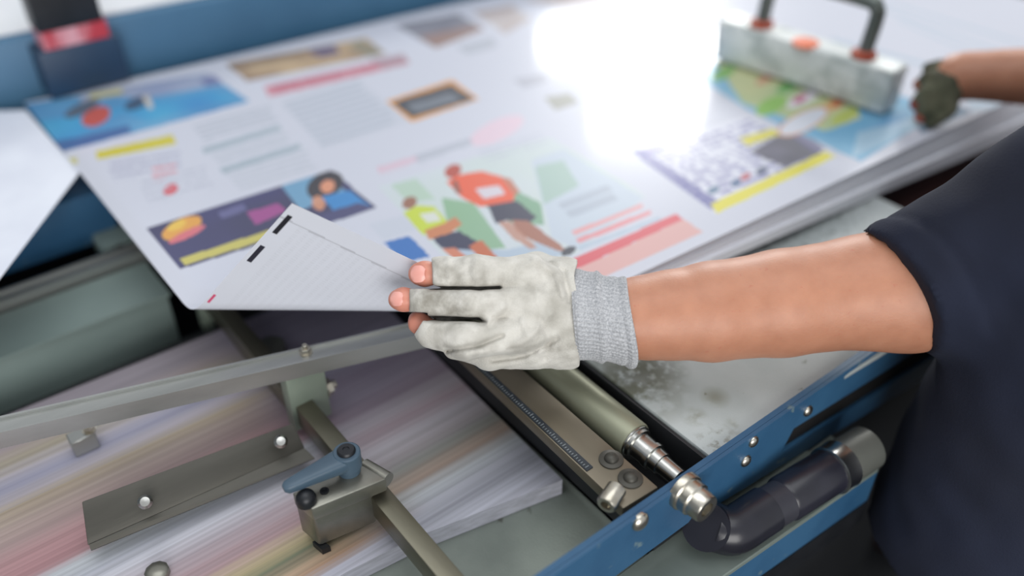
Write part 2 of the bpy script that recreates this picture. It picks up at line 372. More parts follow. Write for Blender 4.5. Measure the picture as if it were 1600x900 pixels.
    # purple grid advertisement
    f([(986, 236), (1168, 180), (1304, 240), (1116, 332)], (226, 228, 240)); t([(992, 240), (1168, 186), (1296, 240), (1116, 326)], 11, (110, 108, 170), .7, fill=.5, gap=.6, seed=8)
    f([(986, 236), (1004, 231), (1128, 318), (1112, 328)], (84, 84, 160), .8); f([(986, 236), (1030, 222), (1045, 232), (1005, 246)], (84, 84, 160), .7)
    f([(1155, 215), (1208, 200), (1220, 209), (1168, 227)], (228, 218, 70)); f([(1172, 236), (1228, 204), (1284, 238), (1228, 262)], (104, 102, 116), vs=40, var=.3); f([(1215, 195), (1235, 192), (1290, 232), (1275, 240)], (104, 100, 140), .8)
    f([(1110, 318), (1290, 236), (1306, 244), (1120, 333)], (232, 222, 52))
    pr.ell(1190, 266, 10, 6, (90, 100, 130)); pr.ell(1165, 275, 9, 5, (190, 80, 90)); pr.ell(1150, 285, 9, 6, (80, 110, 150)); pr.ell(1115, 296, 10, 6, (100, 130, 160))
    # map-like illustration at right
    f([(1040, 90), (1140, 80), (1480, 170), (1345, 252), (1170, 172)], (92, 172, 216), vs=18, col2=(150, 202, 226)); f([(1115, 95), (1330, 150), (1345, 185), (1290, 205), (1160, 160)], (186, 206, 140), .9, vs=25, col2=(226, 220, 150))
    pr.ell(1205, 165, 26, 12, (150, 204, 90)); pr.ell(1130, 115, 20, 8, (130, 190, 90)); pr.ell(1235, 134, 24, 8, (110, 180, 90)); pr.ell(1255, 155, 28, 9, (236, 232, 236)); pr.ell(1250, 155, 12, 5, (206, 96, 140))
    pr.ell(1300, 165, 34, 8, (226, 180, 110), .9); pr.ell(1308, 163, 12, 5, (220, 120, 70)); pr.ell(1255, 190, 44, 16, (232, 170, 120), .9); pr.ell(1255, 190, 40, 13, (226, 230, 240)); pr.ell(1320, 182, 24, 8, (190, 204, 80))
    f([(1335, 205), (1440, 160), (1450, 176), (1350, 240)], (64, 146, 206), .8, vs=30, col2=(150, 204, 230)); f([(1420, 186), (1500, 165), (1520, 176), (1440, 208)], (40, 110, 150), .8); pr.ell(1195, 125, 16, 6, (220, 150, 120), .8)
    f([(1340, 208), (1450, 178), (1462, 188), (1330, 248)], (196, 222, 236), .6)
    # page at the right end
    for a in (0, 26, 52): f([(1300+a*2, -24+a), (1600, 66+a), (1600, 69+a), (1300+a*2, -21+a)], (170, 196, 214), .8)
    f([(1300, 60), (1640, 150), (1640, 156), (1300, 66)], (170, 196, 214), .7); f([(1500, 150), (1700, 90), (1700, 140), (1520, 176)], (170, 206, 226), .6)

def make_sheet():
    nx, ny = 860, 480
    # finer columns near the folded end
    u = np.linspace(0, 1, nx); xs = SX0+(SX1-SX0)*(u**1.18)
    v = np.linspace(0, 1, ny)**1.12
    X = np.repeat(xs[:, None], ny, 1); Y = yfront(X)+(yback(X)-yfront(X))*v[None, :]
    top = Print(X, Y); paint(top); top.c = top.c*.91+np.array(lin((214, 217, 229)))*.09
    und = np.empty(X.shape+(3,)); und[:] = lin((212, 215, 224))
    # faint show-through of text on the underside, plus registration marks by the left edge
    g = (np.floor(X/.0035).astype(int) % 2 == 0) & (np.floor((Y-.0)/.0016).astype(int) % 2 == 0) & (X > SX0+.018) & (Y > .515)
    und[g] *= .945
    ln = np.abs(X-(SX0+.0165)) < .0009; 
    def mark(x0, x1, y0, y1, c): m = (X > x0) & (X < x1) & (Y > y0) & (Y < y1); und[m] = lin(c)
    fy = .4935
    ln = (np.abs(Y-(fy+.020)) < .0009); und[ln] *= .72
    mark(SX0+.004, SX0+.0085, fy+.014, fy+.041, (24, 26, 34)); mark(SX0+.004, SX0+.0085, fy+.062, fy+.088, (44, 44, 56)); mark(SX0+.002, SX0+.0045, fy+.150, fy+.166, (206, 70, 110))
    P = fold_map(X, Y)
    # slight natural waviness
    P[..., 2] += .0012*np.sin(X*9+1)*np.sin(Y*7)
    iv = np.arange(nx*ny).reshape(nx, ny)
    q = np.stack([iv[:-1, :-1], iv[1:, :-1], iv[1:, 1:], iv[:-1, 1:]], -1).reshape(-1, 4)
    org = np.array([SX0, .9, ZS]); me = mesh_np('printed_sheet', P.reshape(-1, 3)-org, q)
    for nm, arr in (('print_top', top.c), ('print_under', und)):
        at_ = me.color_attributes.new(nm, 'FLOAT_COLOR', 'POINT')
        at_.data.foreach_set('color', np.concatenate([arr.reshape(-1, 3), np.ones((nx*ny, 1))], 1).astype(np.float32).ravel())
    m, nt, b = new_mat('printed coated paper'); N, L = nt.nodes, nt.links
    a1 = N.new('ShaderNodeVertexColor'); a1.layer_name = 'print_top'; a2 = N.new('ShaderNodeVertexColor'); a2.layer_name = 'print_under'
    ge = N.new('ShaderNodeNewGeometry'); mx = N.new('ShaderNodeMix'); mx.data_type = 'RGBA'
    L.new(ge.outputs['Backfacing'], mx.inputs['Factor']); L.new(a1.outputs['Color'], mx.inputs['A']); L.new(a2.outputs['Color'], mx.inputs['B'])
    L.new(mx.outputs['Result'], b.inputs['Base Color'])
    b.inputs['Roughness'].default_value = .45; b.inputs['Specular IOR Level'].default_value = .25; b.inputs['Coat Weight'].default_value = .55; b.inputs['Coat Roughness'].default_value = .10
    nz = N.new('ShaderNodeTexNoise'); nz.inputs['Scale'].default_value = 6; bp = N.new('ShaderNodeBump'); bp.inputs['Strength'].default_value = .10; bp.inputs['Distance'].default_value = .004
    tc = N.new('ShaderNodeTexCoord'); L.new(tc.outputs['Object'], nz.inputs['Vector']); L.new(nz.outputs['Fac'], bp.inputs['Height']); L.new(bp.outputs[0], b.inputs['Normal'])
    tr = N.new('ShaderNodeBsdfTranslucent'); L.new(mx.outputs['Result'], tr.inputs['Color']); ms = N.new('ShaderNodeMixShader'); ms.inputs[0].default_value = .22
    L.new(b.outputs[0], ms.inputs[1]); L.new(tr.outputs[0], ms.inputs[2]); L.new(ms.outputs[0], N['Material Output'].inputs['Surface'])
    me.materials.append(m)
    o = bpy.data.objects.new('printed_sheet', me); o.location = org; link(o)
    tag(o, 'large sheet of printed colour newspaper pages, near corner folded back in the gloved hand', 'printed sheet')
make_sheet()

# ------------------------------------------------------------------ stack of sheets below (a wedge: thick at the right)
def stack():
    bm = BM(); cuts = [0, .3, .62, 1.0]; offs = [.004, .0005, -.006]
    a = FP['a']; n = np.array([math.cos(a), math.sin(a)]); t = np.array([n[1], -n[0]])
    # left limit follows the fold line a little behind it
    base = np.array([.178, .712])+n*.012
    k = (yfront(.45)+.004-base[1])/t[1]; pf = base+t*k       # fold line meets front edge
    k2 = (.176-base[0])/t[0]; pl = base+t*k2
    for c0, c1, of in zip(cuts, cuts[1:], offs):
        def th(x): return max(0.0, .050*(x-.19)/.85)
        xs = [1.62, 1.3, 1.0, .8, .65, max(.47, pf[0]+.005)]
        pts = [(x, yfront(x)+of) for x in xs]+[(pl[0]+.004, pl[1]), (.18, yback(.18)-.006), (1.62, yback(1.62)-.006)]
        tp = [bm.verts.new((x, y, ZS-.0022-th(x)*c0-.0002)) for x, y in pts]; bt = [bm.verts.new((x, y, ZS-.0025-th(x)*c1-.0006)) for x, y in pts]
        m = len(pts); bm.faces.new(tp); bm.faces.new(bt[::-1])
        for i in range(m): bm.faces.new((tp[i], bt[i], bt[(i+1) % m], tp[(i+1) % m]))
    bmesh.ops.triangulate(bm, faces=[f for f in bm.faces if len(f.verts) > 4])
    o = finish('paper_stack', bm, M['stack'], smooth=False)
    tag(o, 'stack of white sheets under the printed newspaper sheet, edges showing above the grey deck', 'paper stack')
stack()

# ------------------------------------------------------------------ striped pile of sheets on the lower level
def striped():
    zt = .78
    m, nt, b = new_mat('colour streaked print'); N, L = nt.nodes, nt.links
    tc = N.new('ShaderNodeTexCoord'); sp = N.new('ShaderNodeSeparateXYZ'); L.new(tc.outputs['Object'], sp.inputs[0])
    org = Vector((.15, .62, .76))
    y0, y1 = .385, .80
    def ramp(stops):
        r = N.new('ShaderNodeValToRGB'); e = r.color_ramp.elements
        ss = sorted(((at(x, y, zt)[1]-y0)/(y1-y0), c) for x, y, c in stops); ss = [s for s in ss if 0 <= s[0] <= 1]
        while len(e) < len(ss): e.new(.5)
        for el, (p, c) in zip(e, ss): el.position = p; el.color = rgba(c)
        return r
    Lr = ramp([(560, 895, (206, 206, 222)), (530, 885, (196, 196, 214)), (530, 868, (196, 150, 110)), (470, 885, (190, 158, 120)), (455, 872, (110, 122, 92)), (440, 862, (196, 176, 120)),
               (430, 835, (178, 140, 146)), (420, 800, (182, 166, 176)), (400, 780, (200, 200, 212)), (380, 770, (172, 176, 190)), (370, 752, (200, 206, 214)), (350, 745, (172, 116, 122)), (340, 720, (186, 132, 136)),
               (340, 695, (170, 140, 138)), (320, 672, (182, 160, 148)), (300, 665, (184, 164, 132)), (290, 655, (196, 186, 196)), (280, 640, (156, 156, 184)), (270, 628, (186, 178, 188)), (260, 615, (172, 160, 136)), (250, 600, (166, 150, 150)), (300, 560, (150, 140, 150))])
    Rr = ramp([(880, 745, (208, 208, 224)), (840, 740, (196, 198, 214)), (800, 735, (168, 170, 184)), (770, 730, (186, 188, 202)), (750, 715, (190, 196, 202)), (730, 700, (176, 150, 132)), (715, 685, (150, 152, 146)), (700, 670, (176, 166, 172)), (690, 650, (196, 190, 200)),
               (680, 628, (182, 158, 170)), (660, 620, (196, 186, 198)), (640, 600, (170, 152, 172)), (630, 580, (178, 166, 190)), (610, 560, (160, 146, 172)), (600, 540, (170, 162, 190)), (560, 530, (140, 134, 160))])
    # wavering of the streaks
    mp = N.new('ShaderNodeMapping'); mp.inputs['Scale'].default_value = (1.2, 90, 1); L.new(tc.outputs['Object'], mp.inputs[0])
    nz = N.new('ShaderNodeTexNoise'); nz.inputs['Scale'].default_value = 1.6; nz.inputs['Detail'].default_value = 5; L.new(mp.outputs[0], nz.inputs[0])
    yy = N.new('ShaderNodeMapRange'); yy.inputs['From Min'].default_value = y0-org.y; yy.inputs['From Max'].default_value = y1-org.y; L.new(sp.outputs['Y'], yy.inputs['Value'])
    ad = N.new('ShaderNodeMath'); ad.operation = 'MULTIPLY_ADD'; ad.inputs[1].default_value = .05; L.new(nz.outputs['Fac'], ad.inputs[0])
    sb = N.new('ShaderNodeMath'); sb.operation = 'SUBTRACT'; sb.inputs[1].default_value = .025; L.new(yy.outputs[0], sb.inputs[0]); L.new(sb.outputs[0], ad.inputs[2])
    L.new(ad.outputs[0], Lr.inputs['Fac']); L.new(ad.outputs[0], Rr.inputs['Fac'])
    xx = N.new('ShaderNodeMapRange'); xx.interpolation_type = 'SMOOTHSTEP'; xx.inputs['From Min'].default_value = .17-org.x; xx.inputs['From Max'].default_value = .27-org.x; L.new(sp.outputs['X'], xx.inputs['Value'])
    mx = N.new('ShaderNodeMix'); mx.data_type = 'RGBA'; L.new(xx.outputs[0], mx.inputs['Factor']); L.new(Lr.outputs[0], mx.inputs['A']); L.new(Rr.outputs[0], mx.inputs['B'])
    mp2 = N.new('ShaderNodeMapping'); mp2.inputs['Scale'].default_value = (2.5, 260, 260); L.new(tc.outputs['Object'], mp2.inputs[0])
    n2 = N.new('ShaderNodeTexNoise'); n2.inputs['Scale'].default_value = 1.2; n2.inputs['Detail'].default_value = 4; L.new(mp2.outputs[0], n2.inputs[0])
    mr = N.new('ShaderNodeMapRange'); mr.inputs['To Min'].default_value = .52; mr.inputs['To Max'].default_value = 1.30; L.new(n2.outputs['Fac'], mr.inputs['Value'])
    mu = N.new('ShaderNodeMix'); mu.data_type = 'RGBA'; mu.blend_type = 'MULTIPLY'; mu.inputs['Factor'].default_value = 1; hs = N.new('ShaderNodeHueSaturation'); hs.inputs['Saturation'].default_value = .78; hs.inputs['Value'].default_value = .92; L.new(mx.outputs['Result'], hs.inputs['Color']); L.new(hs.outputs[0], mu.inputs['A']); L.new(mr.outputs[0], mu.inputs['B'])
    L.new(mu.outputs['Result'], b.inputs['Base Color']); b.inputs['Roughness'].default_value = .5
    bm = BM()
    fr = [(-.35, .455), (.0, .446), (.174, .438), (.233, .432), (.376, .402)]
    pts = [(x, y, .76) for x, y in fr]+[(.386, .80, .76), (-.35, .82, .76)]
    prism(bm, pts, (0, 0, .02))
    o = finish('striped_sheet_pile', bm, m, origin=org, smooth=False)
    tag(o, 'low pile of sheets printed in pastel colour streaks under the guide rod', 'printed sheets')
striped()

# ------------------------------------------------------------------ machine: deck, rail, bar, roller, trough
def grime(m, patches):
    # local worn and dirty patches on the plate, each an uneven blotch around a point of the surface
    nt = m.node_tree; N, L = nt.nodes, nt.links; b = N['Principled BSDF']; col = b.inputs['Base Color'].links[0].from_socket
    ge = N.new('ShaderNodeNewGeometry')
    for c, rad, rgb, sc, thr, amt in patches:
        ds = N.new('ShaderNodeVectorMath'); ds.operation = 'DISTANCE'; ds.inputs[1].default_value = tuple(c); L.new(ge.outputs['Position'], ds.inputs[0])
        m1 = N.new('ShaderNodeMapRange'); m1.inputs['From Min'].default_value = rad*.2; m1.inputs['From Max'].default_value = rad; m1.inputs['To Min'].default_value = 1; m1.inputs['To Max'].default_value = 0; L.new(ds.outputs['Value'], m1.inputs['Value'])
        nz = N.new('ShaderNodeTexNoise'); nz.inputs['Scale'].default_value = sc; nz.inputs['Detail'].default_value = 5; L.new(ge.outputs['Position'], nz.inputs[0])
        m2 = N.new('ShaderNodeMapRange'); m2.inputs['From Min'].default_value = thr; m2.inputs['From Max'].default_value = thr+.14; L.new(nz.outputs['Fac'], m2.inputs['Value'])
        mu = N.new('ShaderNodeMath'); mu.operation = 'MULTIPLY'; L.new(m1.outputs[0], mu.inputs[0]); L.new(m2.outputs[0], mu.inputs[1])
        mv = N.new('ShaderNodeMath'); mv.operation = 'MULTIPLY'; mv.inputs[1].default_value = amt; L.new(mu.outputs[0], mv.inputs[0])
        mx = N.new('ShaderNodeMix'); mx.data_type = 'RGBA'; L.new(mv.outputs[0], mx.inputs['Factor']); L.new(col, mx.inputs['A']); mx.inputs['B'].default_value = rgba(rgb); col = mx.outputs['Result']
    L.new(col, b.inputs['Base Color']); return m
def machine():
    # grey deck
    bm = BM(); pts = [(.449, .299, .846), (.462, .2965, .846), (.93, .272, .846), (.93, .48, .846), (.70, .56, .846), (.449, .56, .846)]
    prism(bm, pts, (0, 0, .006)); bevel(bm, .0012, 2)
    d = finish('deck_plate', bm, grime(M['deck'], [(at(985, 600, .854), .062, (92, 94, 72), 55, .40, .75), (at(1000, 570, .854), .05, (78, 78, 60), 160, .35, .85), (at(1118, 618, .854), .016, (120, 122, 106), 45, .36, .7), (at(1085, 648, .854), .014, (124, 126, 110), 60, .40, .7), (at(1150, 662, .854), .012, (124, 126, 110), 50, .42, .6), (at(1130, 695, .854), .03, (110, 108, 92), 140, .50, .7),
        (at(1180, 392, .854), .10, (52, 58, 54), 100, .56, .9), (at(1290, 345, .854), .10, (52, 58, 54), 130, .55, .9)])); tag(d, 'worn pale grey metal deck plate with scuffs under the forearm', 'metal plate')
    # side rail with slot
    r = thing('side_rail', (.45, .294, .797), 'long blue painted side rail with a dark slot and round screws', 'machine rail')
    bm = BM(); x0, x1 = -.02, 1.35; zt = .858; xe = 1.0
    zb = lambda x: .797-.15*max(0, x-.42)
    lo = lambda x: .801-.118*(x-.545); hi = lambda x: .825-.098*(x-.556)
    for poly in ([(x0, zb(x0)), (.42, zb(.42)), (.545, zb(.545)), (.545, lo(.545)), (.556, hi(.556)), (.556, zt), (x0, zt)], [(.545, zb(.545)), (xe, zb(xe)), (xe, lo(xe)), (.545, lo(.545))],
                 [(.556, hi(.556)), (xe, hi(xe)), (xe, zt), (.556, zt)], [(xe, zb(xe)), (x1, zb(x1)), (x1, zt), (xe, zt), (xe, hi(xe)), (xe, lo(xe))]):
        prism(bm, [(x, .288, z) for x, z in poly], (0, .0035, 0))
    bmesh.ops.remove_doubles(bm, verts=bm.verts, dist=1e-5)
    finish('rail_face', bm, M['blue'], r, smooth=False)
    bm = BM(); prism(bm, [(.53, .2918, lo(.53)-.006), (xe+.02, .2918, lo(xe)-.006), (xe+.02, .2918, hi(xe)+.008), (.53, .2918, hi(.53)+.008)], (0, .002, 0)); finish('slot_backing', bm, M['slot_shade'], r, label='black sheet standing in for shade inside the slot')  # flat black sheet paints the shade inside the slot
    bm = BM(); box(bm, x0, x1, .2918, .297, zt-.006, zt); finish('top_flange', bm, M['blue'], r, smooth=False)
    for px, py, rr in ((1000, 815, .0085), (1165, 720, .0062), (1177, 690, .0058), (1262, 642, .0060)):
        p = atY(px, py, .2875); dome_screw('screw', p, (0, -1, 0), rr, r)
    # shaft end nut
    p = atY(1068, 766, .288); bm = BM(); R = .0165
    lathe(bm, p, (0, -1, 0), [(-.002, R*1.02), (.004, R*1.02), (.005, R*.98), (.006, R*.9), (.013, R*.9), (.0145, R*.80), (.024, R*.76), (.0255, R*.70), (.0255, R*.40), (.020, R*.38), (.020, .0003)], 36)
    finish('shaft_end', bm, M['zinc'], r, label='stepped zinc shaft end with socket')
    # flat bar with scale
    t = thing('scale_bar', (.37, .4, .84), 'flat brown metal bar with a black graduated strip beside the roller', 'metal bar')
    bm = BM(); prism(bm, [(.351, .303, .842), (.3885, .301, .842), (.392, .66, .842), (.360, .66, .842)], (0, 0, .0125)); bevel(bm, .0012, 2); finish('bar_body', bm, M['bar'], t)
    bm = BM(); prism(bm, [(.3535, .349, .8545), (.3605, .349, .8545), (.366, .64, .8545), (.3605, .64, .8545)], (0, 0, .0012)); st = finish('scale_strip', bm, M['scale'], t, label='black strip with small pale tick marks')
    bm = BM()
    for i in range(90):
        y = .352+i*.003; x = .3548+(y-.349)*.0215; w = .0028 if i % 5 else .0046
        box(bm, x, x+w*.8, y, y+.0007, .8556, .8560)
    finish('tick_marks', bm, M['tick'], st)
    for px, py in ((955, 718), (985, 748)):
        p = at(px, py, .855); bm = BM(); lathe(bm, p, (0, 0, 1), [(-.001, .0105), (.0008, .0105), (.0012, .010)], 28); w = finish('washer', bm, M['steel_dark'], t)
        dome_screw('screw', (p[0], p[1], p[2]+.001), (0, 0, 1), .0062, t, 'steel_dark', h=.8)
    bm = BM(); prism(bm, [(.380, .31, .782), (.387, .31, .782), (.390, .66, .782), (.383, .66, .782)], (0, 0, .0595)); finish('bar_web', bm, M['dark'], t)
    p = atX(955, 778, .345); socket_screw('hex_socket_bolt', (.353, p[1]+.004, p[2]-.002), (-.93, -.34, -.05), .0085, .016, t)
    # roller
    t = thing('roller', (.408, .45, .845), 'olive grey steel roller with stepped shaft between bar and deck', 'roller')
    ax = Vector((.0, -1, 0)); st = Vector((.4175, .655, .842))
    bm = BM(); lathe(bm, st, ax, [(0, .0182), (.297, .0182), (.2985, .0175)], 48); finish('roller_tube', bm, M['roller'], t)
    bm = BM(); lathe(bm, st, ax, [(.296, .0165), (.3005, .0165), (.301, .0152), (.3045, .0152), (.305, .0125), (.318, .0120), (.3185, .0132), (.323, .0132), (.3235, .0108), (.332, .0104), (.3325, .0088), (.352, .0082)], 40); finish('shaft', bm, M['steel'], t, label='bright stepped shaft end')
    # dark channel
    bm = BM(); box(bm, .392, .449, .2985, .66, .77, .785); box(bm, .4445, .4475, .2985, .62, .785, .8495)
    o = finish('roller_channel', bm, M['dark'], smooth=False); tag(o, 'dark sunken channel below the steel roller beside the deck', 'channel')
    # lower floor plate
    bm = BM(); prism(bm, [(-.3, .300, .750), (.392, .300, .750), (.392, .52, .750), (-.3, .52, .750)], (0, 0, .0095)); bevel(bm, .001, 1)
    o = finish('lower_plate', bm, M['floor_plate']); tag(o, 'grimy green grey lower plate between blue rail and streaked sheets', 'metal plate')
    # shelf outside the rail with blue lip
    t = thing('outer_shelf', (.4, .26, .74), 'grey green outer shelf with blue lower frame beneath the black hose', 'shelf')
    bm = BM(); prism(bm, [(-.05, .262, .764), (.42, .2435, .764), (.63, .2315, .764), (.63, .287, .764), (.595, .287, .764), (.59, .30, .764), (-.05, .30, .764)], (0, 0, .006)); bevel(bm, .001, 1); finish('shelf_plate', bm, M['shelf'], t)
    bm = BM(); prism(bm, [(-.05, .2625, .722), (.42, .244, .722), (.63, .232, .722), (.63, .240, .722), (.42, .252, .722), (-.05, .2705, .722)], (0, 0, .042)); finish('lower_frame', bm, M['blue'], t, smooth=False)
    bm = BM(); prism(bm, [(-.05, .262, .690), (.42, .243, .690), (.63, .231, .690), (.63, .241, .690), (.42, .2535, .690), (-.05, .272, .690)], (0, 0, .0315)); finish('frame_seam', bm, M['black'], t, smooth=False)
    dome_screw('screw', atY(1327, 792, .238), (-.06, -1, 0), .005, t)
    # hose
    t = thing('rubber_hose', (.5, .265, .77), 'black rubber hose elbow with metal clamp lying along the blue rail', 'hose')
    def hp(px, py, z=.785): return at(px, py, z)+np.array([0, -.0095, 0])
    bm = BM()
    pts = smooth_path([hp(1092, 806, .800)+np.array([-.004, -.002, .000]), hp(1100, 812, .790)+np.array([0, .001, 0]), hp(1130, 818, .788), hp(1165, 798, .789), hp(1185, 785, .79)], 8)
    tube(bm, pts, [.021]*len(pts), 28); finish('elbow', bm, M['hose'], t)
    bm = BM(); tube(bm, [hp(1170, 795, .79), hp(1225, 762, .79)], .0195, 28); finish('sleeve', bm, M['hose2'], t)
    bm = BM(); tube(bm, [hp(1208, 772, .79), hp(1212, 769.5, .79), hp(1290, 722, .79)], [.0195, .0212, .0212], 28); finish('hose_body', bm, M['hose'], t)
    bm = BM(); q0, q1 = hp(1282, 727, .79), hp(1302, 714, .79); dd = q1-q0; L_ = np.linalg.norm(dd)
    lathe(bm, q0, dd, [(0, .0215), (.001, .0235), (L_*.5, .0226), (L_-.001, .0235), (L_, .0215)], 32); finish('hose_clamp', bm, M['steel'], t, label='bright metal clamp ring')
    bm = BM(); pts = [hp(1295, 718, .79), hp(1340, 690, .79)]; tube(bm, pts+[pts[1]+np.array([.004, -.0005, 0])], [.0215, .0215, .018], 28); finish('pipe_end', bm, M['pipe'], t)
    # enclosure below: dark machine body
    bm = BM(); box(bm, -.5, .93, .315, .86, 0, .745); box(bm, -.5, .93, .86, 1.11, 0, .615)
    o = finish('machine_base', bm, M['dark'], smooth=False); tag(o, 'dark machine cabinet under the deck and sheet pile', 'machine')
    bm = BM(); box(bm, .935, 1.5, .3, .52, .70, .80); box(bm, 1.2, 1.5, .32, .52, 0, .70)
    o = finish('end_guard', bm, M['maroon'], smooth=False); tag(o, 'dark red brown guard at the right end below the paper stack', 'machine guard')
machine()

# ------------------------------------------------------------------ guide rods, clamp, brackets
def guides():
    t = thing('guide_rod', (.22, .6, .80), 'square olive steel guide rod running from the front under the folded sheet', 'guide rod')
    bm = BM(); obox(bm, (.2195, .30, .8085), (.2195, .87, .8085), .0175, .025); bevel(bm, .001, 2); finish('rod', bm, M['steel_olive'], t)
    # aluminium rail
    t = thing('guide_rail', (.19, .62, .86), 'silver aluminium guide rail crossing from left to the gloved hand', 'guide rail')
    a, b_ = np.array([-.22, .747, .866]), np.array([.352, .563, .866])
    bm = BM(); obox(bm, a, b_, .020, .016); obox(bm, a+np.array([.003, .0085, .0085]), b_+np.array([.003, .0085, .0085]), .0025, .004); obox(bm, a+np.array([-.003, -.009, .0085]), b_+np.array([-.003, -.009, .0085]), .0022, .0035)
    bm.normal_update(); finish('rail_profile', bm, M['alu'], t, smooth=False)
    p = at(478, 551, .874); hexnut('bolt', p, (0, 0, 1), .0052, .006, t)
    # hanger
    t = thing('rail_hanger', (.226, .61, .80), 'pale green upright bracket joining aluminium rail and guide rod', 'bracket')
    bm = BM(); box(bm, .2065, .2455, .600, .6165, .790, .8575); bevel(bm, .0012, 2); finish('bracket_block', bm, M['hanger'], t)
    p = atX(523, 630, .2455); hexnut('nut', (.2455, .609, .818), (1, 0, 0), .0085, .008, t)
    # slanted plate
    t = thing('slanted_plate', (.08, .58, .80), 'dark brushed steel angle plate with two standoff screws left of the clamp', 'metal plate')
    c = [at(-60, 858, .822), at(126, 785, .822), at(455, 662, .822)]
    TL, TR = at(60, 812, .822), at(458, 661, .822); ML, MR = at(150, 842, .800), at(476, 700, .803); BL, BR = at(135, 858, .797), at(492, 716, .799)
    TL = at(128, 784, .822); ML = at(137, 852, .800)
    nrm = np.cross(TR-TL, ML-TL); nrm /= np.linalg.norm(nrm); nrm *= np.sign(nrm[2])
    bm = BM(); prism(bm, [TL, TR, MR, ML], -nrm*.003); bevel(bm, .0008, 2); finish('plate', bm, M['steel_dark'], t)
    bm = BM(); prism(bm, [at(139, 851, .8006), MR, BR, at(142, 860, .797)], (0, .002, -.003)); finish('flange', bm, M['steel_dark'], t)
    for px, py in ((437, 694), (228, 786)):
        p = (at(px, py, .811)); k = np.dot(TL-p, nrm); p = p+nrm*k
        bm = BM(); lathe(bm, p, nrm, [(-.001, .0042), (.007, .0042), (.0075, .0062), (.012, .0062), (.0145, .004), (.0148, .001)], 20); finish('standoff_screw', bm, M['steel'], t)
    # clamp
    t = thing('clamp_block', (.18, .47, .79), 'machined steel clamp block with blue grey lever handle on the guide rod', 'clamp')
    zt = .845
    A, B, D, E_ = at(456, 770, zt), at(566, 726, zt), at(604, 748, zt), at(487, 796, zt)
    bm = BM(); prism(bm, [A, E_, D, B], (0, 0, -.015)); bevel(bm, .0016, 2); finish('top_plate', bm, M['clamp'], t)
    bm = BM(); A2, E2, D2 = at(458, 775, zt-.012), at(488, 800, zt-.012), at(582, 762, zt-.012); B2 = A2+(D2-E2)
    lo = .052
    prism(bm, [A2, E2, D2, B2], (0, 0, -.046)); bevel(bm, .003, 2); finish('body', bm, M['clamp'], t)
    bm = BM(); q = (A2+E2)/2; q0 = E2-np.array([.0, .004, .046]); prism(bm, [q0, q0+(D2-E2)*.14, q0+(D2-E2)*.14+(A2-E2)*.5, q0+(A2-E2)*.5], (0, 0, -.0065)); finish('stem', bm, M['black'], t)
    bm = BM(); prism(bm, [at(572, 740, .831), at(590, 754, .831), at(604, 748, .831), at(586, 734, .831)], (0, 0, -.010)); dvec = Vector(D-B).normalized(); lathe(bm, Vector(at(569, 728, zt-.0065)), dvec, [(0, .0066), (np.linalg.norm(D-B), .0066)], 24); finish('rounded_end', bm, M['clamp'], t)
    p = at(479, 783, zt); bm = BM(); lathe(bm, p, (0, 0, 1), [(-.001, .0085), (.003, .0085)]+[(.003+.0085*math.sin(a), .0085*math.cos(a)) for a in np.linspace(.1, 1.5, 8)], 28); finish('ball_screw', bm, M['black'], t, label='dark round-headed screw')
    p = at(507, 768, zt); bm = BM(); lathe(bm, p, (0, 0, 1), [(0, .0038), (.0012, .0038), (.0012, .0024), (.0002, .0022)], 20); finish('set_screw', bm, M['black'], t)
    # lever: hub + tapered arm
    hub = at(546, 735, zt); ztop = zt+.022
    bm = BM(); lathe(bm, hub, (0, 0, 1), [(0, .0095), (.006, .0095), (.007, .0115), (.0225, .0115), (.0235, .0105)], 32)
    lv = finish('lever', bm, M['lever'], t)
    h2 = Vector(hub)+Vector((0, 0, .0155)); tip = Vector(at(443, 764, zt+.016))
    dd = (tip-h2); dl = dd.normalized(); sd = dl.cross(Vector((0, 0, 1))).normalized()
    bm = BM(); rings = []
    for k, (w, hh) in zip((0, .15, .5, .85, .95, 1.0), ((.0105, .0075), (.0105, .0075), (.0082, .0062), (.0062, .0050), (.0054, .0044), (.003, .0025))):
        c0 = h2+dd*k
        rings.append([bm.verts.new(c0+sd*w*(abs(math.cos(a))**.6*math.copysign(1, math.cos(a)))+Vector((0, 0, hh))*(abs(math.sin(a))**.6*math.copysign(1, math.sin(a)))) for a in np.linspace(0, 6.283185, 25)[:-1]])
    for a_, b2 in zip(rings, rings[1:]):
        for i in range(24): bm.faces.new((a_[i], a_[(i+1) % 24], b2[(i+1) % 24], b2[i]))
    bm.faces.new(rings[0][::-1]); bm.faces.new(rings[-1]); finish('lever_arm', bm, M['lever'], lv)
    bm = BM(); lathe(bm, Vector(hub)+Vector((0, 0, .0232)), (0, 0, 1), [(0, .0078), (.0015, .0078), (.003, .0066), (.003, .003), (.0022, .0028)], 28); finish('cap_screw', bm, M['black'], lv)
    # small knob at the bottom and small bolt at left
    p = at(245, 893, .785); bm = BM(); lathe(bm, (p[0], p[1], .78), (0, 0, 1), [(0, .010), (.006, .010), (.008, .008), (.009, .003)], 10); o = finish('threaded_knob', bm, M['clamp'])
    tag(o, 'small grey knob on the streaked sheets at the bottom edge', 'knob')
    p = at(134, 676, .80); bm = BM(); box(bm, p[0]-.016, p[0]+.007, p[1]-.006, p[1]+.010, .7805, .800); bevel(bm, .001, 1)
    t2 = thing('rail_clip', (p[0], p[1], .78), 'grey metal foot with bolt below the aluminium rail at left', 'bracket'); finish('foot_block', bm, M['alu'], t2)
    hexnut('bolt', (p[0]+.004, p[1]+.001, .800), (0, 0, 1), .0055, .006, t2)
guides()

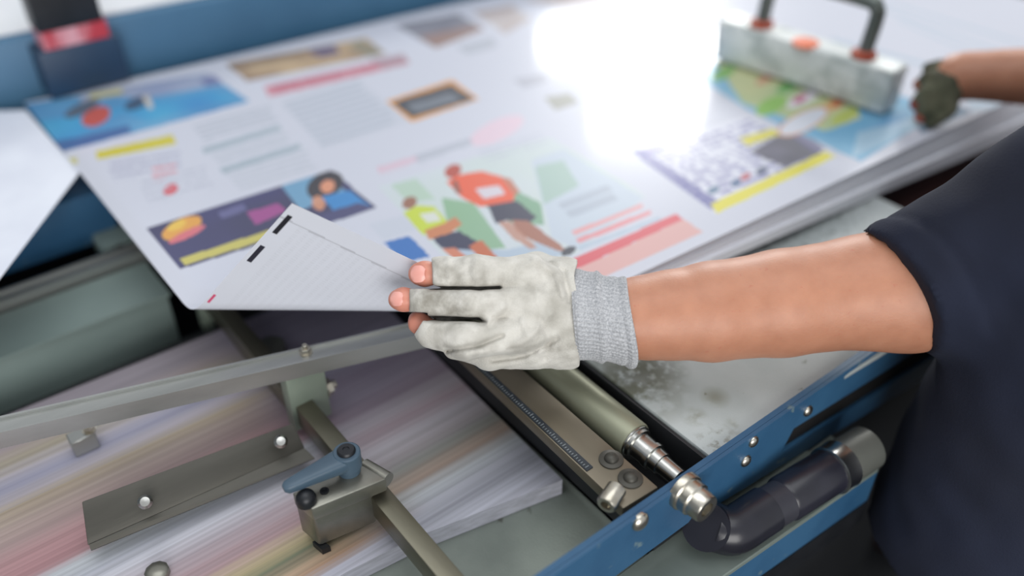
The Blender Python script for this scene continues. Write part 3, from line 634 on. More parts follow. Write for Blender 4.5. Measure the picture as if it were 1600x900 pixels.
# ------------------------------------------------------------------ left side machine parts, seen below the sheet edge
def left_side():
    t = thing('green_box', (.05, .91, .70), 'pale green machine box with sloping lid under the sheet edge at left', 'machine box')
    bm = BM(); box(bm, -.30, .187, .875, .948, .62, .80); bevel(bm, .003, 2); finish('housing', bm, M['box'], t)
    bm = BM(); prism(bm, [(-.30, .872, .800), (.189, .872, .800), (.189, .950, .800), (-.30, .950, .800)], (0, 0, .004)); finish('lid', bm, M['box'], t)
    dome_screw('screw', atY(262, 578, .875), (0, -1, 0), .005, t)
    bm = BM(); obox(bm, (-.3, .966, .804), (.26, .966, .804), .022, .018); obox(bm, (-.3, .976, .814), (.26, .976, .814), .003, .006); obox(bm, (-.3, .956, .814), (.26, .956, .814), .003, .006)
    o = finish('cross_rail', bm, M['alu'], smooth=False); tag(o, 'grey channel rail behind the pale green box at left', 'machine rail')
    t = thing('motor_block', (.12, 1.03, .80), 'blue machine block with pale screwed bracket in the shadow at left', 'machine block')
    p = atY(126, 350, 1.03); q = atY(190, 410, 1.03); bm = BM(); box(bm, -.05, q[0]+.01, 1.03, 1.09, .80, .868); bevel(bm, .004, 2); finish('block_body', bm, M['blue'], t)
    a, b_ = atY(166, 412, .992), atY(212, 370, .992); bm = BM(); prism(bm, [(a[0], .990, .78), (b_[0], .990, .78), (b_[0], .990, b_[2]), (a[0]+.004, .990, b_[2]), (a[0], .990, b_[2]-.004)], (0, .040, 0)); finish('bracket', bm, M['box'], t)
    p = atY(188, 390, .990); socket_screw('screw', p, (0, -1, 0), .008, .006, t, 'steel_dark')
    # under the fold: plate, bracket, roller, disc
    t = thing('corner_bracket', (.225, .83, .76), 'pale upright bracket at the far end of the guide rod under the fold', 'bracket')
    bm = BM(); a = atY(333, 475, .84); box(bm, .207, .219, .835, .85, .76, .84); bevel(bm, .001, 1); finish('upright', bm, M['hanger'], t)
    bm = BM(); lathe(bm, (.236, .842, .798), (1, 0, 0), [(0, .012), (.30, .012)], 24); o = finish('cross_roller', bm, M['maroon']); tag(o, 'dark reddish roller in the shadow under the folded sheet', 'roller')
    p = at(422, 538, .80); bm = BM(); lathe(bm, (p[0], p[1], .781), (0, 0, 1), [(0, .016), (.012, .016), (.018, .0155), (.019, .013)], 32); o = finish('round_puck', bm, M['pipe']); tag(o, 'round grey metal disc behind the aluminium rail', 'metal disc')
    # dark panel put in as the shade of the interior below the sheets
    bm = BM(); box(bm, -.4, .9, 1.12, 1.14, 0, .80); o = finish('shade_panel', bm, M['dark'], smooth=False); tag(o, 'dark panel put in as the shade below the sheets', 'machine panel')
    # neighbouring sheet at the left border
    bm = BM(); c = [at(125, 268, .899), at(-70, 528, .899), at(-420, 330, .899), at(-60, 175, .899), at(40, 172, .899)]
    prism(bm, c, (0, 0, -.0006)); m = pmat('plain printed paper', (210, 214, 226), (222, 226, 236), 10, .4); o = finish('loose_sheet', bm, m, smooth=False)
    tag(o, 'plain white loose sheet at the left border beside the printed sheet', 'sheet of paper')
    # blue beam at back
    t = thing('blue_beam', (.6, 1.36, .8), 'wide blue machine beam behind the printed sheet', 'machine beam')
    b0, b1 = at(126, 150, .895), at(720, 2, .895)
    bm = BM(); prism(bm, [(-.6, 1.335, .82), (1.3, 1.225, .82), (1.3, 1.29, .82), (-.6, 1.39, .82)], (0, 0, .155)); bevel(bm, .004, 2); finish('beam_body', bm, M['blue_beam'], t)
    bm = BM(); prism(bm, [(-.6, 1.36, .976), (1.3, 1.24, .976), (1.3, 1.9, .976), (-.6, 1.9, .976)], (0, 0, .004)); finish('beam_cover', bm, M['white_board'], t, label='white cover on top')
    for i, (x, y) in enumerate(((.52, 1.42), (.44, 1.46))):
        bm = BM(); lathe(bm, (x, y, .980), (0, 0, 1), [(0, .035), (.05, .03), (.06, .02)], 20); o = finish('ink_tin', bm, M['ink_brown']); tag(o, ('brown tin on the white beam cover at the top edge', 'darker tin behind the brown tin on the beam cover')[i], 'tin')
    # dark sensor post
    t = thing('sensor_post', (.33, 1.26, .9), 'dark machine post with red and white label band standing at the back left', 'machine post')
    Y = 1.245; a0, a1 = atY(62, 100, Y)[0], atY(200, 100, Y)[0]; zz = lambda py: atY(130, py, Y)[2]
    bm = BM(); box(bm, a0, a1, Y, Y+.05, .9015, zz(68)); bevel(bm, .004, 2); finish('base_block', bm, M['navy_paint'], t)
    bm = BM(); box(bm, a0+.012, a1-.012, Y+.004, Y+.046, zz(70), zz(40)); finish('label_band', bm, M['red_band'], t, label='red and white band')
    bm = BM(); box(bm, a0+.010, a1-.014, Y+.002, Y+.048, zz(40), 1.10); bevel(bm, .004, 2); finish('post_body', bm, M['black'], t)
left_side()

# ------------------------------------------------------------------ weight block with handle on the stack
def weight():
    A, B = at(1112, 118, ZS+.001), at(1402, 182, ZS+.001)   # front bottom corners, left / right
    A, B = at(1113, 90, ZS+.004), at(1379, 180, ZS+.004)
    u = (B-A)/np.linalg.norm(B-A); n = np.array([-u[1], u[0], 0]); n = n if n[0] > 0 else -n
    h, w = .058, .042; L_ = np.linalg.norm(B-A)
    t = thing('weight_block', (A+B)/2, 'white wrapped metal weight with bent steel handle lying on the printed sheet', 'paper weight')
    bm = BM(); prism(bm, [A, B, B+n*w, A+n*w], (0, 0, h)); bevel(bm, .004, 3)
    bmesh.ops.subdivide_edges(bm, edges=[e for e in bm.edges if e.calc_length() > .03], cuts=8, use_grid_fill=True)
    for v in bm.verts: v.co += Vector(rng.normal(0, .0006, 3))
    finish('block_body', bm, M['block'], t, ang=60)
    c = lambda f: A+u*L_*f+n*w*.5+np.array([0, 0, h])
    k0, k1 = .22, .80; hz = np.array([0, 0, .066])
    P0, P1 = c(k0), c(k1)
    lean = n*.012
    pts = [P0-np.array([0, 0, .004]), P0+hz*.6+lean*.5, P0+hz*.85+lean+u*.003, P0+hz+lean+u*.014, P1+hz+lean-u*.02, P1+hz*.92+lean-u*.004, P1+hz*.72+lean, P1-np.array([0, 0, .004])]
    bm = BM(); tube(bm, smooth_path(pts, 8), .0095, 20); finish('handle', bm, M['handle'], t, label='bent grey steel handle')
    for P in (P0, P1):
        bm = BM(); lathe(bm, P-np.array([0, 0, .001]), (0, 0, 1), [(0, .017), (.008, .016), (.010, .012)], 12); finish('nut', bm, M['rust'], t)
    p = c(.51)-n*w*.3; bm = BM(); lathe(bm, p, (0, 0, 1), [(-.002, .018), (.0016, .018), (.002, .016)], 14); finish('sticker', bm, M['orange'], t, label='orange spot on top')
weight()

# ------------------------------------------------------------------ person: left hand lifts the sheet corner, right hand steadies the stack
def cam_grid(field_w, pxlo, pxhi, dlo, dhi, h):
    """surface nets on a grid aligned with the forearm view axes (only the grid orientation; geometry is metric)"""
    r0, r1 = (pxlo[0]-800)/F*dhi if pxlo[0] < 800 else (pxlo[0]-800)/F*dlo, (pxhi[0]-800)/F*dhi
    u0, u1 = -(pxhi[1]-450)/F*dhi, -(pxlo[1]-450)/F*dhi
    B = np.stack([RT, UP, FW])
    v, q = nets(lambda P: field_w(C+P@B), (r0, u0, dlo), (r1, u1, dhi), h)
    return C+v@B, q
def to_px(P):
    q = P-C; d = q@FW; return 800+F*(q@RT)/d, 450-F*(q@UP)/d, d
def noise3(P, s, seed=0):
    r = np.random.default_rng(seed); out = np.zeros(len(P))
    for _ in range(14):
        k = r.normal(0, 1, 3); k *= s*r.uniform(.5, 1.5)/np.linalg.norm(k); out += np.sin(P@k*6.283+r.uniform(0, 6.283))
    return out/5.3
def combine(name, parts, org):
    vs, qs, o = [], [], 0
    for v, q in parts: vs.append(v); qs.append(q+o); o += len(v)
    return mesh_np(name, np.concatenate(vs)-np.array(org), np.concatenate(qs))
def vert_attr(me, name, vals):
    a = me.attributes.new(name, 'FLOAT', 'POINT'); a.data.foreach_set('value', vals.astype(np.float32))

FING = {
 'index':  [(826, 432, .756, 31), (742, 426, .738, 27), (690, 427, .740, 24.5), (664, 428, .746, 21), (655, 428, .749, 19)],
 'middle': [(830, 474, .752, 33), (735, 473, .734, 26.5), (665, 470.5, .740, 23.5), (630, 468, .747, 20), (621, 468, .750, 16)],
 'ring':   [(824, 517, .752, 33), (728, 527, .732, 33), (676, 517, .742, 26), (655, 505, .752, 18), (651, 499, .756, 14)],
 'little': [(836, 546, .764, 26), (765, 556, .762, 22), (712, 541, .770, 19), (690, 522, .776, 14)],
 'thumb':  [(884, 440, .786, 34), (838, 421, .796, 27), (765, 430, .812, 19), (705, 440, .806, 16), (690, 443, .802, 14)],
}
PALM = [((826, 432, .756, 31), (886, 452, .764, 40)), ((830, 474, .752, 33), (886, 485, .762, 42)), ((824, 517, .752, 34), (882, 520, .766, 42)), ((836, 546, .764, 26), (880, 535, .774, 34)),
        ((884, 452, .764, 40), (884, 520, .768, 40)), ((884, 440, .786, 34), (880, 535, .786, 34)), ((830, 474, .752, 33), (824, 517, .752, 34)), ((800, 548, .772, 20), (884, 540, .776, 30))]
def hand_field(P, grow=0.0, cut=None, fingers=None):
    palm = None
    for a, b in PALM:
        (A, ra), (B, rb) = px_chain([a, b]); c = cap(P, A, B, ra, rb); palm = c if palm is None else smin(palm, c, .012)
    f = None
    for nm in FING:
        ch = px_chain(FING[nm][:(cut or {}).get(nm, 9)]); c = smin(palm, chain(P, ch, .004), .009); f = c if f is None else np.minimum(f, c)
    return f-grow

def groove(P, f, path, depth, w):
    x, y, d = to_px(P); best = np.full(len(P), 1e9)
    for (x0, y0), (x1, y1) in zip(path, path[1:]):
        dx, dy = x1-x0, y1-y0; t = np.clip(((x-x0)*dx+(y-y0)*dy)/(dx*dx+dy*dy), 0, 1); best = np.minimum(best, np.hypot(x-x0-t*dx, y-y0-t*dy))
    return f+depth*1.45*np.exp(-(best/w)**2)*(d < .775)

def glove_field(P):
    f = hand_field(P, 0.0, dict(index=4, middle=4, ring=4))
    for g in ([(680, 449, .7535, 17), (832, 450, .760, 17)], [(672, 497, .755, 16), (832, 496, .760, 17)]): f = np.minimum(f, chain(P, px_chain(g), .004))
    x, y, d = to_px(P)
    # open finger ends
    for (cx, cy, cd, ux, uy, lim) in ((676, 426, .745, -1, .03, 62), (640, 468, .745, -1, -.02, 62)):
        s = ((x-cx)*ux+(y-cy)*uy)*.00054
        near = (np.abs(y-cy) < 25)
        f = np.where(near, np.maximum(f, s), f)
    s = ((x-660)*-.85+(y-503)*-.52)*.00054
    f = np.where((x < 700) & (y > 488) & (y < 530), np.maximum(f, s), f)
    # straight wrist end
    f = np.maximum(f, (x-903-.04*(y-490)+3*np.sin(y*.09))*.00054)
    f = f+.0008*noise3(P, 30, 3)*np.clip((x-640)/100, .3, 1)+.0003*noise3(P, 90, 4)
    for path, dp, w in ((((672, 450), (690, 450), (745, 451), (780, 449)), .0045, 3.2), (((668, 498), (740, 500), (757, 503)), .005, 4), (((757, 503), (768, 495), (790, 480)), -.0014, 6),
                        (((700, 548), (745, 541), (785, 525)), .003, 4), (((730, 556), (790, 545), (830, 525), (860, 490)), -.0018, 7), (((770, 563), (820, 555), (870, 530)), .0026, 5),
                        (((835, 405), (868, 425), (880, 462)), -.0020, 6), (((850, 405), (880, 425), (890, 470)), .0022, 5), (((800, 425), (785, 445), (790, 470)), .0013, 7),
                        (((800, 470), (785, 495), (765, 512)), .0013, 6), (((845, 500), (860, 535), (850, 560)), .0016, 6), (((815, 500), (828, 530), (800, 552)), -.0014, 6),
                        (((735, 405), (732, 425), (738, 446)), .0010, 6), (((750, 455), (744, 472), (748, 492)), .0010, 6), (((700, 405), (703, 425), (700, 445)), -.0008, 5)):
        f = groove(P, f, path, dp, w)
    return f

def skin_material():
    m, nt, b = new_mat('tanned skin'); N, L = nt.nodes, nt.links
    tc = N.new('ShaderNodeTexCoord'); n1 = N.new('ShaderNodeTexNoise'); n1.inputs['Scale'].default_value = 55; n1.inputs['Detail'].default_value = 7; L.new(tc.outputs['Object'], n1.inputs[0])
    r = N.new('ShaderNodeValToRGB'); r.color_ramp.elements[0].position = .15; r.color_ramp.elements[1].position = .85; r.color_ramp.elements[0].color = rgba((172, 117, 91)); r.color_ramp.elements[1].color = rgba((192, 136, 108)); L.new(n1.outputs['Fac'], r.inputs[0])
    n2 = N.new('ShaderNodeTexNoise'); n2.inputs['Scale'].default_value = 160; n2.inputs['Detail'].default_value = 3; L.new(tc.outputs['Object'], n2.inputs[0])
    r2 = N.new('ShaderNodeValToRGB'); r2.color_ramp.elements[0].position = .66; r2.color_ramp.elements[1].position = .74; L.new(n2.outputs['Fac'], r2.inputs[0])
    mx = N.new('ShaderNodeMix'); mx.data_type = 'RGBA'; ml = N.new('ShaderNodeMath'); ml.operation = 'MULTIPLY'; ml.inputs[1].default_value = .30; L.new(r2.outputs[0], ml.inputs[0]); L.new(ml.outputs[0], mx.inputs['Factor'])
    L.new(r.outputs[0], mx.inputs['A']); mx.inputs['B'].default_value = rgba((176, 92, 76))
    at_ = N.new('ShaderNodeAttribute'); at_.attribute_name = 'tip'; m2 = N.new('ShaderNodeMix'); m2.data_type = 'RGBA'; L.new(at_.outputs['Fac'], m2.inputs['Factor']); L.new(mx.outputs['Result'], m2.inputs['A']); m2.inputs['B'].default_value = rgba((208, 138, 118))
    L.new(m2.outputs['Result'], b.inputs['Base Color']); b.inputs['Roughness'].default_value = .48
    b.inputs['Subsurface Weight'].default_value = .12; b.inputs['Subsurface Radius'].default_value = (.006, .002, .001); b.inputs['Subsurface Scale'].default_value = .5
    n3 = N.new('ShaderNodeTexNoise'); n3.inputs['Scale'].default_value = 500; n3.inputs['Detail'].default_value = 3; L.new(tc.outputs['Object'], n3.inputs[0])
    bp = N.new('ShaderNodeBump'); bp.inputs['Strength'].default_value = .22; bp.inputs['Distance'].default_value = .0008; L.new(n3.outputs['Fac'], bp.inputs['Height']); L.new(bp.outputs[0], b.inputs['Normal'])
    return m
def glove_material(name, c1, c2, dirt, dirt2):
    m, nt, b = new_mat(name); N, L = nt.nodes, nt.links
    tc = N.new('ShaderNodeTexCoord'); n1 = N.new('ShaderNodeTexNoise'); n1.inputs['Scale'].default_value = 38; n1.inputs['Detail'].default_value = 6; L.new(tc.outputs['Object'], n1.inputs[0])
    r = N.new('ShaderNodeValToRGB'); r.color_ramp.elements[0].position = .35; r.color_ramp.elements[1].position = .65; r.color_ramp.elements[0].color = rgba(c1); r.color_ramp.elements[1].color = rgba(c2); L.new(n1.outputs['Fac'], r.inputs[0])
    a = N.new('ShaderNodeAttribute'); a.attribute_name = 'dirt'
    n2 = N.new('ShaderNodeTexNoise'); n2.inputs['Scale'].default_value = 70; n2.inputs['Detail'].default_value = 7; L.new(tc.outputs['Object'], n2.inputs[0])
    mr = N.new('ShaderNodeMapRange'); mr.inputs['From Min'].default_value = .36; mr.inputs['From Max'].default_value = .64; L.new(n2.outputs['Fac'], mr.inputs['Value'])
    ml = N.new('ShaderNodeMath'); ml.operation = 'MULTIPLY'; L.new(a.outputs['Fac'], ml.inputs[0]); L.new(mr.outputs[0], ml.inputs[1])
    dm = N.new('ShaderNodeMix'); dm.data_type = 'RGBA'; L.new(n1.outputs['Fac'], dm.inputs['Factor']); dm.inputs['A'].default_value = rgba(dirt); dm.inputs['B'].default_value = rgba(dirt2)
    mx = N.new('ShaderNodeMix'); mx.data_type = 'RGBA'; L.new(ml.outputs[0], mx.inputs['Factor']); L.new(r.outputs[0], mx.inputs['A']); L.new(dm.outputs['Result'], mx.inputs['B']); L.new(mx.outputs['Result'], b.inputs['Base Color'])
    b.inputs['Roughness'].default_value = .9; b.inputs['Specular IOR Level'].default_value = .2; b.inputs['Sheen Weight'].default_value = .15
    n3 = N.new('ShaderNodeTexNoise'); n3.inputs['Scale'].default_value = 900; n3.inputs['Detail'].default_value = 2; L.new(tc.outputs['Object'], n3.inputs[0])
    n4 = N.new('ShaderNodeTexNoise'); n4.inputs['Scale'].default_value = 120; n4.inputs['Detail'].default_value = 5; L.new(tc.outputs['Object'], n4.inputs[0])
    ad = N.new('ShaderNodeMath'); ad.operation = 'MULTIPLY_ADD'; ad.inputs[1].default_value = 1.6; L.new(n4.outputs['Fac'], ad.inputs[0]); L.new(n3.outputs['Fac'], ad.inputs[2])
    bp = N.new('ShaderNodeBump'); bp.inputs['Strength'].default_value = .5; bp.inputs['Distance'].default_value = .0012; L.new(ad.outputs[0], bp.inputs['Height']); L.new(bp.outputs[0], b.inputs['Normal'])
    return m

def person():
    skin = skin_material(); org = np.array([.88, .12, 0.0])
    root = thing('person', org, 'worker in navy short-sleeved shirt and white fingertipless glove lifting the corner of the printed sheet', 'person')
    ARM = [(940, 492, .770, 50), (972, 498, .774, 59.5), (1010, 496, .777, 65), (1050, 492, .779, 69), (1110, 487, .782, 77), (1220, 474, .788, 83), (1340, 457, .790, 87), (1420, 452, .790, 89)]
    arm = px_chain(ARM); elbow = arm[-1][0]; SL = np.array([.83, .13, 1.17]); SR = np.array([1.03, .13, 1.19])
    inner = {k: [(x, y, d+(.004 if i < 3 else .001), r*(.62 if i < 3 or k in ('little', 'thumb') else .92)) for i, (x, y, d, r) in enumerate(v)] for k, v in FING.items()}
    def arm_field(P):
        f = chain(P, arm, .006)
        f = smin(f, cap(P, elbow, SL, arm[-1][1]*.95, .055), .03)
        palm = None
        for a, b in PALM:
            (A, ra), (B, rb) = px_chain([a, b]); c = cap(P, A+FW*.004, B+FW*.004, ra*.66, rb*.66); palm = c if palm is None else np.minimum(palm, c)
        f = smin(f, palm, .015)
        for k, v in inner.items():
            f = np.minimum(f, chain(P, px_chain(v), .004))
        return f+.00025*noise3(P, 8, 9)
    a_lo, a_hi = (590, 330), (1560, 640)
    va, qa = cam_grid(arm_field, (596, 330), (1500, 610), .66, .86, .0021); va = relax(va, qa, 1)
    # torso, head, legs, right arm
    hR = px_chain([(1500, 118, 1.12, 26), (1472, 140, 1.125, 28)])
    elbR = np.array([1.22, .29, .985]); wrR = hR[0][0]
    def body_field(P):
        f = None
        for a, b, ra, rb in (((.81, .12, 1.10), (.98, .12, 1.10), .082, .082), ((.82, .13, .93), (.94, .13, .93), .082, .082), ((.82, .12, .82), (.94, .12, .82), .085, .085), ((.80, .13, 1.16), (1.0, .13, 1.17), .06, .06), ((.89, .13, 1.2), (.89, .17, 1.32), .052, .05)):
            c = cap(P, np.array(a), np.array(b), ra, rb); f = c if f is None else smin(f, c, .05)
        hd = np.array([.89, .20, 1.42]); q = (P-hd)/np.array([.073, .093, .112]); f = smin(f, (np.linalg.norm(q, axis=1)-1)*.085, .02)
        for b, r in (((.89, .30, 1.405), .010), ((.89, .285, 1.36), .022)): f = smin(f, np.linalg.norm(P-np.array(b), axis=1)-r, .02)
        for s in (-1, 1): f = smin(f, cap(P, np.array([.89+s*.074, .19, 1.405]), np.array([.89+s*.078, .185, 1.43]), .014, .014), .008)
        for x in (.82, .95):
            f = smin(f, chain(P, [(np.array([x, .115, .78]), .072), (np.array([x, .13, .46]), .056), (np.array([x, .08, .10]), .040)], .03), .02)
            f = smin(f, cap(P, np.array([x, .07, .055]), np.array([x, .22, .045]), .04, .036), .02)
        f = smin(f, cap(P, np.array([.83, .13, 1.17]), np.array([.79, .15, 1.11]), .055, .055), .03)
        f = smin(f, chain(P, [(SR, .056), (elbR, .046), (wrR, .030)], .02), .03)
        f = smin(f, chain(P, hR, .01), .01)
        return f
    vb, qb = nets(body_field, (.66, -.06, -.01), (1.34, .60, 1.56), .0085); vb = relax(vb, qb, 2)
    me = combine('body', [(va, qa), (vb, qb)], org); me.materials.append(skin)
    x, y, d = to_px(np.concatenate([va, vb])); vert_attr(me, 'tip', np.clip((690-x)/25, 0, 1)*(d < .8))
    body = bpy.data.objects.new('body', me); link(body, root)
    # fingernails
    nail = pmat('fingernail', (226, 160, 148), (232, 172, 160), 60, .32)
    def make_nail(cx, cy, d, w, l, tilt, lean):
        n = (-FW+RT*lean[0]+UP*lean[1]); n /= np.linalg.norm(n); ax = RT*math.cos(tilt)+UP*math.sin(tilt); ax -= n*(ax@n); ax /= np.linalg.norm(ax); sd = np.cross(n, ax); c = atd(cx, cy, d); k = d/F
        bm = BM(); rows = []
        for i in range(9):
            t = -1+2*i/8
            rows.append([bm.verts.new(c+ax*(t*l*k/2)+sd*(s*w*k/2*(1-abs(t)**3.2*.45))+n*(.0019*(1-s*s)-.0010*t*t*1.0)) for s in np.linspace(-1, 1, 9)])
        for a, b in zip(rows, rows[1:]):
            for j in range(8): bm.faces.new((a[j], a[j+1], b[j+1], b[j]))
        finish('fingernail', bm, nail, body, origin=org)
    make_nail(653, 428, .7355, 27, 24, 0, (-.35, .05)); make_nail(620, 467, .7395, 23, 22, 0, (-.4, .05))
    # glove
    gm = glove_material('soiled white cotton', (192, 189, 181), (214, 211, 204), (120, 116, 105), (142, 137, 127))
    vg, qg = cam_grid(glove_field, (615, 375), (925, 600), .69, .84, .00095); vg = relax(vg, qg, 1, .4)
    me = combine('glove', [(vg, qg)], org); me.materials.append(gm)
    x, y, d = to_px(vg)
    dirt = np.clip(1.25-(x-660)/150, 0, 1)*np.clip(1.25-np.abs(y-455)/75, .3, 1)+.5*np.exp(-((x-880)/40)**2-((y-520)/50)**2)+.5*np.exp(-((y-545)/12)**2)+.55*np.exp(-((x-850)/45)**2-((y-440)/40)**2)+.5*np.exp(-((y-500)/14)**2-((x-700)/50)**2)
    vert_attr(me, 'dirt', np.clip(dirt*.85, 0, 1)); glove = bpy.data.objects.new('glove', me); link(glove, root); glove['label'] = 'soiled white cotton glove with cut fingertips'
    # knitted cuff
    rows, NS = [], 300; axis = [(893, 490, 68), (899, 491, 72), (906, 492, 71.5), (914, 493, 70), (922, 494, 70), (928, 495, 71), (932, 495, 73), (935, 496, 73), (938, 496, 70.5), (942, 497, 68), (949, 499, 68), (956, 500, 69), (961, 501, 70), (965, 502, 70), (968, 502, 69), (971, 503, 71), (975, 504, 73), (979, 504, 73), (982, 504, 71.5), (983, 504, 69), (980, 504, 67), (965, 502, 65)]
    V = []
    for i in range(len(axis)-1):
        for k in range(4):
            t = k/4; a, b = axis[i], axis[i+1]; V.append([a[j]+(b[j]-a[j])*t for j in range(3)])
    V.append(list(axis[-1])); verts = []
    for i, (cx, cy, r) in enumerate(V):
        for j in range(NS):
            th = 6.28318*j/NS; dd = .772; k = dd/F
            slant = 7*math.sin(th)*((cx-900)/75)         # the hem sags lower at the bottom
            rr = r*(1+.013*math.cos(th*60)+.004*math.cos(i*2.1))
            c = atd(cx, cy, dd); ax = RT*.995+UP*-.04
            verts.append(c+UP*(math.sin(th)*rr*k*.98)-FW*(math.cos(th)*rr*k*.985)-RT*(slant*k*.8)-RT*(4*k*math.sin(th*2+.6)))
    verts = np.array(verts); q = []
    for i in range(len(V)-1):
        for j in range(NS): q.append((i*NS+j, i*NS+(j+1) % NS, (i+1)*NS+(j+1) % NS, (i+1)*NS+j))
    me = combine('cuff', [(verts, np.array(q))], org)
    cm, nt, b = new_mat('knitted grey cuff'); N, L = nt.nodes, nt.links
    b.inputs['Roughness'].default_value = .9
    tc = N.new('ShaderNodeTexCoord'); n1 = N.new('ShaderNodeTexNoise'); n1.inputs['Scale'].default_value = 700; L.new(tc.outputs['Object'], n1.inputs[0]); r = N.new('ShaderNodeValToRGB'); r.color_ramp.elements[0].position = .35; r.color_ramp.elements[1].position = .65
    r.color_ramp.elements[0].color = rgba((150, 152, 156)); r.color_ramp.elements[1].color = rgba((186, 187, 190)); L.new(n1.outputs['Fac'], r.inputs[0]); L.new(r.outputs[0], b.inputs['Base Color'])
    bp = N.new('ShaderNodeBump'); bp.inputs['Strength'].default_value = .3; bp.inputs['Distance'].default_value = .0008; L.new(n1.outputs['Fac'], bp.inputs['Height']); L.new(bp.outputs[0], b.inputs['Normal'])
    me.materials.append(cm); cu = bpy.data.objects.new('cuff', me); link(cu, glove); cu['label'] = 'light grey knitted wrist cuff'
    # shirt
    shirt = pmat('navy shirt cloth', (15, 20, 38), (20, 27, 48), 9, .92, bump=.3, bscale=500)
    hem0 = atd(1393, 458, .79); hn = RT*175+UP*95+FW*10; hn = hn/np.linalg.norm(hn)
    def shirt_field(P):
        s = cap(P, hem0-hn*.01, np.array([.80, .145, 1.12]), .0575, .078)
        s = np.maximum(s, -(P-hem0)@hn)
        gr = np.abs((P-hem0)@hn-.022); s = s+.0022*np.exp(-(gr/.0028)**2)-.0012*((P-hem0)@hn < .020)
        hole = np.maximum(cap(P, arm[-2][0], elbow, arm[-2][1]+.004, arm[-1][1]+.003), (P-hem0)@hn-.04)
        f = s
        for a, b_, ra, rb in (((.79, .12, 1.09), (1.0, .12, 1.09), .112, .112), ((.80, .14, .93), (.96, .13, .93), .118, .118), ((.80, .135, .825), (.96, .125, .825), .122, .122), ((.80, .13, 1.01), (.98, .125, 1.01), .112, .112), ((.79, .13, .72), (.97, .12, .72), .13, .13), ((.735, .150, 1.02), (.705, .148, .66), .09, .108), ((.80, .13, 1.16), (1.01, .13, 1.17), .075, .075)):
            f = smin(f, cap(P, np.array(a), np.array(b_), ra, rb), .04)
        r_ = cap(P, SR, SR+(elbR-SR)*.9, .078, .066); f = smin(f, r_, .03)
        f = np.maximum(f, .69-P[:, 2])
        nk = np.linalg.norm((P-np.array([.89, .16, 1.27]))/np.array([1, 1, 1.2]), axis=1)-.068; f = np.maximum(f, -nk)
        f = f+.0035*noise3(P, 7, 21)+.0014*noise3(P, 22, 22)
        return np.maximum(f, -hole)
    vs, qs = nets(shirt_field, (.57, -.06, .67), (1.30, .40, 1.30), .0042); vs = relax(vs, qs, 1)
    me = combine('shirt', [(vs, qs)], org); me.materials.append(shirt); o = bpy.data.objects.new('shirt', me); link(o, root); o['label'] = 'navy blue short-sleeved shirt'
    def tr_field(P):
        f = cap(P, np.array([.82, .125, .76]), np.array([.95, .12, .76]), .098, .098)
        for xx in (.82, .95): f = smin(f, chain(P, [(np.array([xx, .12, .74]), .090), (np.array([xx, .13, .46]), .074), (np.array([xx, .08, .12]), .066)], .02), .02)
        f = np.maximum(f, P[:, 2]-.80); return np.maximum(f, .075-P[:, 2])+.002*noise3(P, 9, 5)
    v, q = nets(tr_field, (.68, -.06, .06), (1.1, .27, .89), .008); me = combine('trousers', [(v, q)], org); me.materials.append(pmat('dark trousers', (20, 22, 30), (28, 30, 38), 10, .9)); link(bpy.data.objects.new('trousers', me), root)
    hair = pmat('short black hair', (18, 16, 16), (32, 28, 26), 60, .6)
    def hair_field(P):
        q = (P-np.array([.89, .192, 1.43]))/np.array([.080, .099, .114]); f = (np.linalg.norm(q, axis=1)-1)*.085
        return np.maximum(f, np.maximum(-(P[:, 2]-1.40), (P[:, 1]-.262)-.2*(P[:, 2]-1.45)))+.002*noise3(P, 40, 8)
    v, q = nets(hair_field, (.79, .07, 1.36), (.99, .32, 1.57), .005); me = combine('hair', [(v, q)], org); me.materials.append(hair); link(bpy.data.objects.new('hair', me), root)
    for xx in (.82, .95):
        def sh(P): return np.maximum(smin(cap(P, np.array([xx, .06, .05]), np.array([xx, .23, .045]), .052, .046), cap(P, np.array([xx, .07, .06]), np.array([xx, .08, .12]), .052, .05), .02), -P[:, 2])
        v, q = nets(sh, (xx-.07, -.02, -.006), (xx+.07, .30, .19), .006); me = combine('shoe', [(v, q)], org); me.materials.append(M['black']); link(bpy.data.objects.new('shoe', me), root)
    # right glove, dark olive, on the stack
    g2 = glove_material('oily dark glove', (74, 78, 62), (112, 112, 92), (40, 42, 38), (60, 58, 48))
    RF = [[(1476, 126, 1.125, 17), (1450, 124, 1.12, 13), (1438, 132, 1.13, 10)], [(1474, 142, 1.12, 17), (1446, 150, 1.115, 14), (1434, 162, 1.125, 11)], [(1474, 156, 1.12, 17), (1450, 170, 1.12, 14), (1440, 182, 1.125, 10)],
          [(1480, 168, 1.12, 16), (1462, 184, 1.12, 12), (1454, 194, 1.122, 9)], [(1488, 128, 1.13, 18), (1470, 108, 1.13, 13), (1452, 106, 1.135, 10)]]
    def g2f(P):
        f = cap(P, hR[0][0], hR[1][0], hR[0][1]+.003, hR[1][1]+.003)
        for c in RF: f = smin(f, chain(P, px_chain(c), .005), .006)
        return f+.0012*noise3(P, 40, 6)
    v, q = cam_grid(g2f, (1405, 80), (1545, 215), 1.06, 1.19, .0025); v = relax(v, q, 1); me = combine('glove', [(v, q)], org); me.materials.append(g2); vert_attr(me, 'dirt', np.clip((150-to_px(v)[1])/40, 0, 1)); o = bpy.data.objects.new('glove', me); link(o, root); o['label'] = 'oily dark olive glove on the other hand'
    tipm = pmat('reddened fingertip', (150, 52, 46), (176, 110, 84), 40, .5)
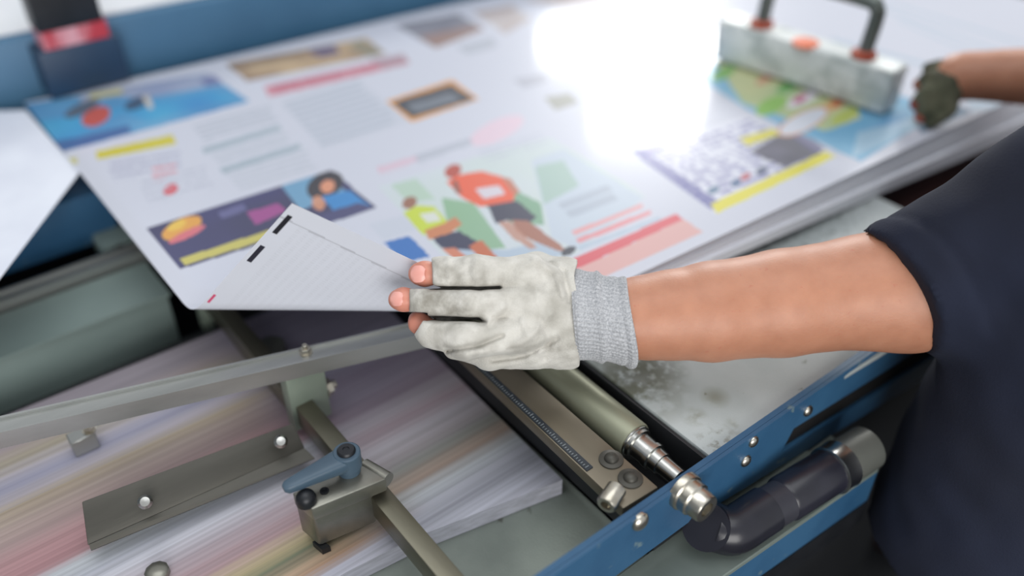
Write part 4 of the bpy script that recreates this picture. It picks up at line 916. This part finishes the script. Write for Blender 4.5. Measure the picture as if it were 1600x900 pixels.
    for c in RF[:3]:
        (p, r) = px_chain([c[-1]])[0]; (p1, _) = px_chain([c[-2]])[0]; dv = Vector(p-p1).normalized(); bm = BM()
        lathe(bm, Vector(p)-dv*.006, dv, [(0, r*1.03)]+[(.006+r*1.1*math.sin(a), r*1.1*math.cos(a)) for a in np.linspace(0, 1.5, 7)], 18); finish('fingertip', bm, tipm, root, origin=org)
person()

# ------------------------------------------------------------------ room
def room():
    bm = BM(); box(bm, -3, 6, -2.5, 5, -.05, 0); o = finish('floor', bm, M['floor']); o['kind'] = 'structure'
    bm = BM(); box(bm, -3, 6, 5, 5.1, 0, 3.4); o = finish('wall_back', bm, M['wall']); o['kind'] = 'structure'
    bm = BM(); box(bm, -3.1, -3, -2.5, 5, 0, 3.4); o = finish('wall_left', bm, M['wall']); o['kind'] = 'structure'
room()

# ------------------------------------------------------------------ light
def area(name, loc, target, sx, sy, power, col=(1, 1, 1), spread=None):
    l = bpy.data.lights.new(name, 'AREA'); l.shape = 'RECTANGLE'; l.size, l.size_y = sx, sy; l.energy = power; l.color = col
    if spread: l.spread = math.radians(spread)
    o = bpy.data.objects.new(name, l); o.location = loc; d = Vector(target)-Vector(loc); o.rotation_euler = d.to_track_quat('-Z', 'Y').to_euler(); COL.objects.link(o)
def refl(px, py, dist, z=ZS):
    q = at(px, py, z); d = q-C; d /= np.linalg.norm(d); return q+np.array([d[0], d[1], -d[2]])*dist
area('window_light', refl(985, 72, 3.0), (.8, .8, .9), .80, .20, 26, (1, .99, .97))
area('window_light_low', refl(1010, 170, 3.0), (.8, .8, .9), .42, .20, 15, (1, .99, .97))
area('window_light_side', refl(1385, 440, 3.0, .856), (.7, .4, .86), .45, .7, 14, (1, .99, .97))
area('fill_light', (-.7, -1.6, 1.35), (.3, .5, .95), 1.6, 1.3, 40, (1, .985, .96))  # unseen fill behind the camera, added to brighten the flap underside
area('ceiling_light', (.2, .4, 3.2), (.4, .6, .9), 2.2, 1.6, 22, (.96, .98, 1))
w = bpy.data.worlds.new('World'); S.world = w; w.use_nodes = True
bg = w.node_tree.nodes['Background']; bg.inputs[0].default_value = (.94, .97, 1.0, 1); bg.inputs[1].default_value = .70

# ------------------------------------------------------------------ camera
cd = bpy.data.cameras.new('Camera'); cam = bpy.data.objects.new('Camera', cd); COL.objects.link(cam)
cd.sensor_fit = 'HORIZONTAL'; cd.sensor_width = 36; cd.lens = 36*F/1600; cd.clip_start = .02
cam.matrix_world = Matrix(((RT[0], UP[0], -FW[0], C[0]), (RT[1], UP[1], -FW[1], C[1]), (RT[2], UP[2], -FW[2], C[2]), (0, 0, 0, 1)))
cd.dof.use_dof = True; cd.dof.focus_distance = .755; cd.dof.aperture_fstop = 1.3
S.camera = cam
S.view_settings.view_transform = 'Standard'; S.view_settings.look = 'None'; S.view_settings.exposure = 0
